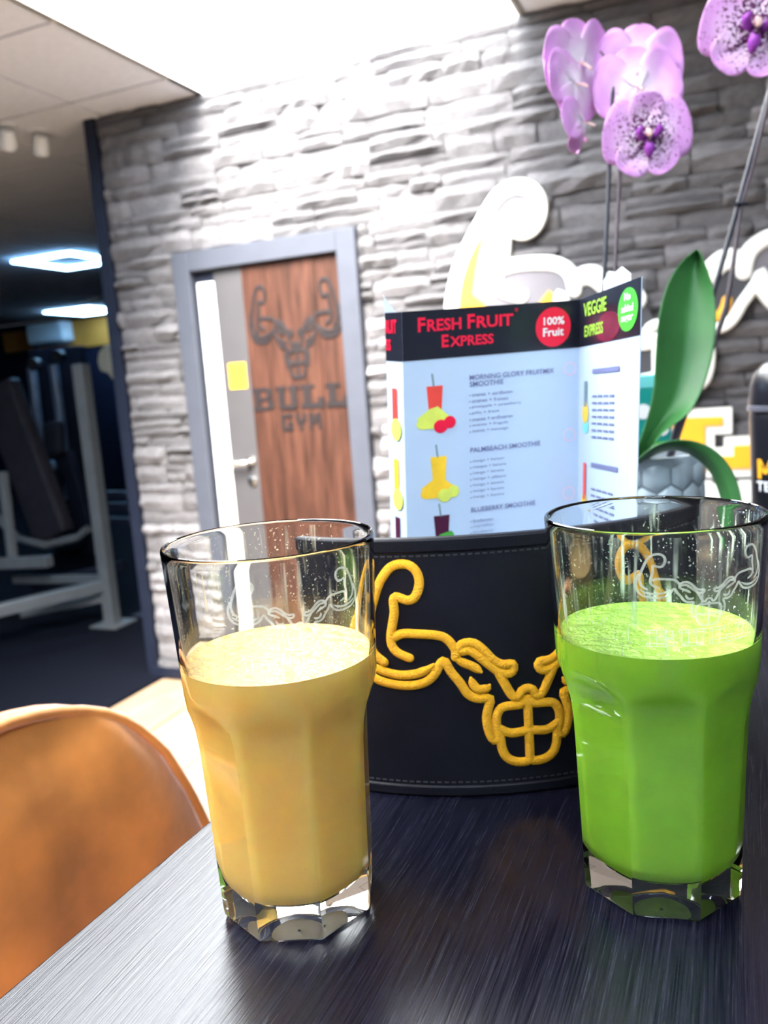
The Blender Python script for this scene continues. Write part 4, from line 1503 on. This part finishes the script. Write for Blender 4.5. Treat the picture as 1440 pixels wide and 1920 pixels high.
MB().tube([(-0.1139, 0.7972, 1.252), (-0.1139, 0.7972, 1.2771), (-0.1069, 0.8256, 1.4251), (-0.1003, 0.8526, 1.5656), (-0.0975, 0.866, 1.632)], 0.0021, 8).build('stake', M_STAKE, orchid, 60)
MB().tube([(-0.104, 0.812, 1.255), (-0.1005, 0.82, 1.35), (-0.0985, 0.8239, 1.3943), (-0.0949, 0.8409, 1.4846), (-0.0919, 0.8517, 1.5398), (-0.093, 0.862, 1.60), (-0.099, 0.868, 1.635), (-0.110, 0.866, 1.65)], [0.0024, 0.0022, 0.002, 0.0018, 0.0017, 0.0016, 0.0014, 0.001], 8).build('flower_stem', M_STEM, orchid, 60)
MB().tube([(-0.0520, 0.820, 1.252), (-0.0461, 0.8265, 1.2796), (0.0121, 0.8881, 1.4943), (0.0388, 0.9169, 1.5955), (0.05, 0.93, 1.64)], 0.0024, 8).build('stake', M_STAKE, orchid, 60)
MB().tube([(-0.050, 0.826, 1.255), (-0.0328, 0.8372, 1.3088), (-0.009, 0.8573, 1.3675), (0.0014, 0.8671, 1.3984), (0.0077, 0.877, 1.4402), (0.0146, 0.8877, 1.4933), (0.0241, 0.8975, 1.5263), (0.038, 0.9122, 1.5859), (0.044, 0.9228, 1.6411), (0.036, 0.9228, 1.668)], [0.0026, 0.0024, 0.0022, 0.0026, 0.0020, 0.0019, 0.0018, 0.0017, 0.0014, 0.001], 8).build('flower_stem', M_STEM, orchid, 60)
for p in ((0.0014, 0.8671, 1.3984), (0.0060, 0.874, 1.428), (0.0100, 0.88, 1.455)):
    MB().lathe([(0.0, -0.003), (0.0028, -0.0015), (0.0031, 0.0005), (0.0022, 0.003), (0.0, 0.0035)], (0, 0), 10)
clip = MB()
clip.tube([(0.0085, 0.883, 1.494), (0.0110, 0.8825, 1.4952), (0.0160, 0.8845, 1.4948), (0.0195, 0.888, 1.4945)], 0.0017, 8)
clip.tube([(0.0085, 0.883, 1.494), (0.0075, 0.882, 1.498)], 0.0013, 6)
clip.build('stem_clip', M_STAKE, orchid, 60)


def petal(Ln, W, ang, cup, roll, lift, flo, name='petal', blunt=1.0, nt_=14, ns=10):
    vs, fs = [], []
    ca, sa = math.cos(R(ang)), math.sin(R(ang))
    for i in range(nt_ + 1):
        u_ = 0.02 + 0.98 * i / nt_
        t_ = (1 - math.cos(PI * u_ ** 0.88)) / 2
        w_ = W * max(0.0, math.sin(PI * u_)) ** 0.9 * (0.72 + 0.42 * t_) * blunt
        for k_ in range(ns + 1):
            s_ = k_ / ns * 2 - 1
            x_, y_ = t_ * Ln, s_ * w_
            z_ = lift + cup * t_ * t_ + roll * s_ * s_ * t_ + 0.0011 * math.sin(6 * t_ + 3 * s_ + ang)
            vs.append((x_ * ca - y_ * sa, x_ * sa + y_ * ca, z_))
    for i in range(nt_):
        for k_ in range(ns):
            q = i * (ns + 1) + k_
            fs.append((q, q + ns + 1, q + ns + 2, q + 1))
    o = MB().add(vs, fs).build(name, [M_PETAL, M_PETALB], None, 80, solid=0.0009, recalc=False)
    o.parent = flo
    return o


def flower(loc, facing, roll_deg, size=1.0, closed=0.0):
    """Moth orchid bloom: two round petals, three sepals, lip and column. facing = direction it looks."""
    f_ = bpy.data.objects.new('flower', None)
    f_.empty_display_size = 0.01
    COL.objects.link(f_)
    zax = Vector(facing).normalized()
    xax = Vector((0, 0, 1)).cross(zax).normalized()
    yax = zax.cross(xax)
    cr_, sr_ = math.cos(R(roll_deg)), math.sin(R(roll_deg))
    x2, y2 = xax * cr_ + yax * sr_, yax * cr_ - xax * sr_
    Mx = Matrix(((x2.x, y2.x, zax.x, loc[0]), (x2.y, y2.y, zax.y, loc[1]), (x2.z, y2.z, zax.z, loc[2]), (0, 0, 0, 1))) @ Matrix.Diagonal((size, size, size, 1))
    f_.parent = orchid
    f_.matrix_parent_inverse = Matrix.Translation(-Vector(orchid.location))
    f_.matrix_basis = Mx
    c_ = closed
    petal(0.042, 0.0195, 90, 0.004 + c_, 0.002, -0.0012, f_, 'sepal')
    petal(0.043, 0.0200, -56, 0.003 + c_, 0.002, -0.0010, f_, 'sepal')
    petal(0.043, 0.0200, -124, 0.003 + c_, 0.002, -0.0010, f_, 'sepal')
    petal(0.047, 0.0330, 12, 0.002 + c_, -0.003, 0.0008, f_)
    petal(0.047, 0.0330, 168, 0.002 + c_, -0.003, 0.0008, f_)

    def bit(mb_, nm, m_):
        o = mb_.build(nm, m_, None, 80)
        o.parent = f_
    lip = MB()
    for sgn in (-1, 1):
        lip.tube([(sgn * 0.002, -0.003, 0.002), (sgn * 0.008, -0.001, 0.006), (sgn * 0.011, 0.004, 0.012), (sgn * 0.009, 0.008, 0.015)], [0.002, 0.0042, 0.0042, 0.0015], 10)
    bit(lip, 'side_lobe', M_LIP)
    bit(MB().tube([(0, -0.003, 0.003), (0, -0.008, 0.009), (0, -0.014, 0.010), (0, -0.020, 0.007), (0, -0.0235, 0.008)], [0.003, 0.0042, 0.006, 0.0035, 0.0008], 12), 'lip', M_LIP)
    bit(MB().tube([(0, 0.002, 0.001), (0, 0.003, 0.007), (0, 0.000, 0.012), (0, -0.003, 0.0135)], [0.0025, 0.0035, 0.0036, 0.0015], 12), 'column', M_COLUMN)
    bit(MB().tube([(0, -0.005, 0.008), (0, -0.007, 0.0135), (0, -0.008, 0.0145)], [0.003, 0.0028, 0.0008], 10), 'throat', M_THROAT)
    bit(MB().tube([(0, 0, -0.001), (0.001, -0.004, -0.010), (0.002, -0.010, -0.018)], [0.0016, 0.0014, 0.0013], 8), 'flower_stalk', M_COLUMN)
    return f_


VC = -CAM_F                     # towards the viewer's side of the room
flower((-0.0670, 0.850, 1.5620), (0.33, -0.92, -0.12), 2, 0.88)
flower((-0.0770, 0.880, 1.6330), (-0.20, 0.90, 0.10), 6, 0.90)
flower((-0.0760, 0.868, 1.6120), (-0.35, 0.85, -0.05), -8, 0.90)
flower((-0.1280, 0.856, 1.6400), (-0.80, 0.62, 0.10), -14, 0.92)
flower((-0.1300, 0.846, 1.6180), (-0.85, 0.50, -0.10), 0, 0.80)
flower((-0.1250, 0.846, 1.5830), (-0.99, 0.10, -0.10), -8, 0.62, 0.018)
flower((0.0270, 0.905, 1.6560), (0.20, -0.96, -0.18), -10, 1.05)

# ------------------------------------------------------------------ shaker bottle and drink carton behind the plant
BXc, BYc, BR = 0.0690, 1.103, 0.042
shaker = thing('shaker_bottle', 'black sports shaker bottle with yellow and white lettering', 'bottle', (BXc, BYc, ZT))
MB().lathe([(0.0, ZT), (BR * 0.86, ZT), (BR * 0.9, ZT + 0.003), (BR, ZT + 0.135), (BR, ZT + 0.140), (BR * 0.985, ZT + 0.142)], (BXc, BYc), 48).build('cup', M_SHAKER, shaker, 40)
for z_ in (1.163, 1.2885):
    MB().lathe([(BR * 0.99, z_ - 0.004), (BR * 1.05, z_ - 0.003), (BR * 1.06, z_), (BR * 1.05, z_ + 0.003), (BR * 0.99, z_ + 0.004)], (BXc, BYc), 48).build('ring', M_SHAKERRING, shaker, 60)
MB().lathe([(BR * 0.985, 1.281), (BR * 1.02, 1.294), (BR * 1.0, 1.306), (BR * 0.98, 1.316), (BR * 0.88, 1.330), (BR * 0.66, 1.341), (BR * 0.45, 1.345), (BR * 0.42, 1.348), (BR * 0.42, 1.362), (BR * 0.36, 1.366), (0, 1.367)], (BXc, BYc), 48).build('lid', M_SHAKER, shaker, 40)


def bot(u, v, d):
    a = R(-12) + u / BR
    r_ = BR * (0.9 + 0.1 * (v - ZT) / 0.135) + 0.0004
    return (BXc + r_ * math.sin(a), BYc - r_ * math.cos(a), v)


mm = MB()
for poly in ([(0, 0), (0.26, 0), (0.26, 1), (0, 1)], [(0.74, 0), (1, 0), (1, 1), (0.74, 1)], [(0.0, 1), (0.28, 1), (0.62, 0.25), (0.38, 0.25)], [(1.0, 1), (0.72, 1), (0.38, 0.25), (0.62, 0.25)]):
    mm.add([bot(-0.031 + u * 0.024, 1.2045 + v * 0.0235, 0) for u, v in poly], [(0, 1, 2, 3)])
mm.build('yellow_lettering', M_SIGNYEL, shaker)
vs, fs = text_mesh('TEC', 0.034, 0.0125, lambda a, b_, q: bot(-0.033 + a, 1.189 + b_, q), 0.02)
MB().add(vs, fs).build('white_lettering', M_PWHITE, shaker)

carton = thing('drink_carton', 'teal fruit drink carton standing behind the orchid pot', 'carton', (-0.100, 1.055, ZT))
CM = Matrix.Translation((-0.1035, 1.060, ZT)) @ Matrix.Rotation(R(20), 4, 'Z')
MB().box(-0.036, 0.036, -0.03, 0.03, 0, 0.183, CM).build('carton_body', M_TEAL, carton, bevel=0.001)
MB().box(-0.0363, 0.0363, -0.0303, 0.0303, 0.183, 0.198, CM).build('top_band', M_TEALTOP, carton, bevel=0.001)
cfn = lambda u, v, d: CM @ Vector((u, -0.0303 - d, v))
MB().prism([(-0.036, 0.088), (0.036, 0.088), (0.036, 0.118), (-0.036, 0.118)], 0, 0.0004, cfn).build('green_band', M_PGREEN, carton)
for u, v, r_, m_ in ((0.022, 0.166, 0.0075, M_PLIME), (0.019, 0.150, 0.0065, M_PLIME), (0.024, 0.133, 0.0085, M_PWHITE), (0.002, 0.155, 0.009, M_PWHITE), (0.022, 0.106, 0.005, M_PBLUE), (0.009, 0.108, 0.005, M_PBLUE), (0.030, 0.143, 0.005, M_PLIME), (-0.014, 0.165, 0.008, M_PLIME)):
    disc(cfn, u, v, r_, r_, 0.0009, 20).build('printed_fruit', m_, carton)

# ------------------------------------------------------------------ gym hall beyond the wall
def led_square(c, s, label, group, m_=None, drop=0.0):
    o = thing('ceiling_light', label, 'light', (c[0], c[1], ZC), group)
    h_, w_ = s / 2, s * 0.10
    b_ = MB()
    for x0, x1, y0, y1 in ((-h_, h_, -h_, -h_ + w_), (-h_, h_, h_ - w_, h_), (-h_, -h_ + w_, -h_ + w_, h_ - w_), (h_ - w_, h_, -h_ + w_, h_ - w_)):
        b_.box(c[0] + x0, c[0] + x1, c[1] + y0, c[1] + y1, ZC - 0.022 - drop, ZC - 0.012)
    b_.build('light_ring', m_ or M_LED, o)
    f_ = MB()
    for x0, x1, y0, y1 in ((-h_, h_, -h_, -h_ + w_), (-h_, h_, h_ - w_, h_), (-h_, -h_ + w_, -h_ + w_, h_ - w_), (h_ - w_, h_, -h_ + w_, h_ - w_)):
        f_.box(c[0] + x0 - 0.01, c[0] + x1 + 0.01, c[1] + y0 - 0.01, c[1] + y1 + 0.01, ZC - 0.012, ZC)
    f_.build('housing', M_AC, o)
    return o


led_square((-5.26, 5.76), 0.64, 'nearer square LED ring light on the gym ceiling', 'LED ring lights', None, 0.006)
led_square((-7.95, 8.92), 0.75, 'farther square LED ring light on the gym ceiling', 'LED ring lights', None, 0.006)
led_square((0.95, -0.75), 0.80, 'square LED ring light over the bar, behind the viewer to the right', 'LED ring lights', M_BARLED)
led_square((0.0, -1.15), 0.80, 'square LED ring light over the bar, straight behind the viewer', 'LED ring lights', M_BARLED)
led_square((0.95, -2.4), 0.80, 'square LED ring light far behind the viewer to the right', 'LED ring lights', M_BARLED)
led_square((-4.6, 0.8), 0.80, 'square LED ring light on the gym ceiling left of the viewer', 'LED ring lights', None, 0.006)

for c_, lab in (((-2.905, 3.10), 'white ceiling spotlight nearest the stone wall corner'), ((-2.955, 2.955), 'white ceiling spotlight at the left picture edge')):
    o = thing('spotlight', lab, 'spotlight', (c_[0], c_[1], ZC), 'white ceiling spotlights')
    MB().lathe([(0.0, ZC), (0.045, ZC), (0.045, ZC - 0.012), (0.0, ZC - 0.012)], c_, 24).build('base', M_AC, o)
    hd = MB().lathe([(0.0, 0.05), (0.030, 0.045), (0.038, 0.0), (0.036, -0.035), (0.0, -0.035)], (0, 0), 24)
    Mh = Matrix.Translation((c_[0], c_[1], ZC - 0.065)) @ Matrix.Rotation(R(28), 4, 'Y') @ Matrix.Rotation(R(20), 4, 'X')
    hd.v = [tuple(Mh @ Vector(v)) for v in hd.v]
    hd.build('lamp_head', M_AC, o, 40)
    lf = MB().lathe([(0.0, -0.036), (0.028, -0.036), (0.026, -0.030), (0.0, -0.030)], (0, 0), 20)
    lf.v = [tuple(Mh @ Vector(v)) for v in lf.v]
    lf.build('lens', M_CHROME, o)
o = thing('smoke_detector', 'small round white detector on the gym ceiling', 'detector', (-6.98, 7.99, ZC))
MB().lathe([(0.0, ZC), (0.075, ZC), (0.075, ZC - 0.03), (0.055, ZC - 0.06), (0.0, ZC - 0.062)], (-6.98, 7.99), 24).build('detector_body', M_AC, o, 40)

ac = thing('air_conditioner', 'white wall air conditioner on the yellow band', 'air conditioner', (-9.15, GY, 2.22))
MB().box(-9.50, -8.80, GY - 0.25, GY - 0.03, 2.27, 2.555).build('casing', M_AC, ac, bevel=0.03)
MB().box(-9.45, -8.85, GY - 0.24, GY - 0.05, 2.235, 2.268).build('louvre', M_MACHGREY, ac, bevel=0.004)
notice = MB().box(-10.2, -9.62, GY - 0.03, GY - 0.004, 2.20, 2.50).build('wall_panel', M_YELWALL)
tag(notice, 'small yellow panel left of the air conditioner', 'panel')

# gym machine with the tall pale post
mch = thing('leg_press_machine', 'gym machine with tall pale post and slanted back pad', 'gym machine', (-3.9, 3.8, 0))
MB().box(-3.515, -3.44, 3.765, 3.840, 0.012, 1.58).build('post', M_MACHGREY, mch, bevel=0.006)
MB().box(-3.57, -3.37, 3.70, 3.90, 0.002, 0.014).build('foot_plate', M_MACHGREY, mch, bevel=0.003)
MB().box(-3.526, -3.516, 3.77, 3.835, 1.30, 1.50).build('dark_sticker', M_MACHDARK, mch)
MB().beam((-3.50, 3.80, 0.25), (-4.30, 2.35, 0.20), 0.07).build('floor_beam', M_MACHGREY, mch, bevel=0.006)
MB().beam((-3.50, 3.82, 0.17), (-3.95, 3.55, 0.12), 0.05).build('floor_beam', M_MACHGREY, mch, bevel=0.006)
MB().beam((-4.95, 4.55, 1.52), (-4.50, 4.45, 0.40), 0.34, 0.12, up=(0, 1, 0)).build('back_pad', M_PAD, mch, bevel=0.03)
MB().tube([(-5.15, 4.2, 1.10), (-4.90, 4.2, 0.72), (-4.60, 4.2, 0.45), (-4.35, 4.2, 0.40), (-4.05, 4.2, 0.46), (-3.95, 4.2, 0.52)], 0.028, 10).build('curved_rail', M_MACHGREY, mch, 60)
MB().beam((-4.45, 3.8, 0.36), (-3.92, 3.8, 0.39), 0.07).build('cross_bar', M_MACHGREY, mch, bevel=0.006)
MB().beam((-4.25, 3.82, 0.39), (-4.32, 3.9, 0.95), 0.05).build('upright', M_MACHGREY, mch, bevel=0.006)
MB().beam((-4.4, 4.1, 0.14), (-3.6, 4.1, 0.30), 0.06).build('lower_bar', M_MACHDARK, mch, bevel=0.006)
MB().beam((-4.40, 3.95, 0.22), (-3.62, 3.90, 0.26), 0.05).build('lower_bar', M_MACHGREY, mch, bevel=0.006)
for z_ in (0.66, 0.74, 0.56):
    MB().beam((-3.85, 4.3, z_), (-3.5, 4.25, z_), 0.045).build('weight_arm', M_MACHDARK, mch, bevel=0.006)
for p in ((-4.50, 3.5, 0.26),):
    MB().tube([p, (p[0] + 0.01, p[1] - 0.08, p[2])], 0.035, 16).build('end_cap', M_CHROME, mch, 40)

rk = thing('squat_rack', 'dark upright rack post beside the stone wall corner', 'rack', (-3.33, 4.0, 0))
MB().box(-3.40, -3.33, 4.02, 4.09, 0.01, 1.62).build('post', M_MACHDARK, rk, bevel=0.006)
MB().box(-3.46, -3.25, 3.95, 4.16, 0.002, 0.014).build('foot_plate', M_MACHDARK, rk)
MB().beam((-3.365, 4.055, 1.55), (-3.30, 4.8, 1.55), 0.06).build('top_bar', M_MACHDARK, rk)
MB().box(-3.33, -3.26, 4.76, 4.83, 0.01, 1.62).build('post', M_MACHDARK, rk)

tw = thing('cable_tower', 'dark cable tower with pale guide rods in the gym', 'gym machine', (-5.45, 5.6, 0))
MB().box(-5.72, -5.15, 5.62, 5.72, 0.01, 1.85).build('tower_frame', M_MACHDARK, tw, bevel=0.01)
MB().tube([(-5.575, 5.5, 1.70), (-5.60, 5.5, 0.5)], 0.042, 12).build('guide_rod', mat('rod_blue', (0.20, 0.26, 0.36, 1), 0.4, metal=0.3), tw, 40)
MB().tube([(-5.325, 5.5, 1.70), (-5.33, 5.5, 0.5)], 0.042, 12).build('guide_rod', MATS['rod_blue'], tw, 40)
for xx, zz in ((-5.476, 1.714), (-5.20, 1.76)):
    pl_ = MB().tube([(xx, 5.47, zz), (xx + 0.005, 5.41, zz)], 0.055, 20)
    pl_.build('pulley', M_CHROME, tw, 40)
MB().beam((-5.29, 5.38, 1.22), (-5.25, 5.30, 0.92), 0.19, 0.10, up=(0, 1, 0)).build('chest_pad', M_MACHGREY if False else M_PAD, tw, bevel=0.04)
MB().beam((-5.22, 5.40, 0.95), (-5.05, 5.35, 0.30), 0.16, 0.09, up=(0, 1, 0)).build('arm', M_MACHDARK, tw, bevel=0.02)
for k_ in range(8):
    MB().box(-5.62, -5.30, 5.42, 5.58, 0.10 + k_ * 0.055, 0.148 + k_ * 0.055).build('weight_plate', M_MACHDARK, tw, bevel=0.005)
MB().tube([(-5.75, 5.3, 1.16), (-5.60, 5.3, 1.24), (-5.48, 5.3, 1.27)], 0.018, 8).build('handle', M_MACHGREY, tw, 40)
for xx in (-5.43, -5.18):
    MB().tube([(xx, 5.2, 0.86), (xx - 0.01, 5.1, 0.86)], 0.045, 16).build('grip', MATS['rod_blue'], tw, 40)

sh = thing('machine_shroud', 'cream curved machine cover by the stone wall corner', 'gym machine', (-3.95, 4.7, 0))
pts = [(-4.04, 1.64), (-4.02, 1.70), (-3.97, 1.735), (-3.88, 1.74), (-3.80, 1.735), (-3.80, 1.50), (-3.93, 1.50), (-3.96, 1.545), (-4.03, 1.57)]
MB().prism(pts, 4.58, 4.72, lambda u, v, d: (u, d, v)).build('cover', M_CREAM, sh, bevel=0.015)
MB().box(-3.88, -3.82, 4.62, 4.68, 0.0, 1.52).build('stand', M_MACHDARK, sh)
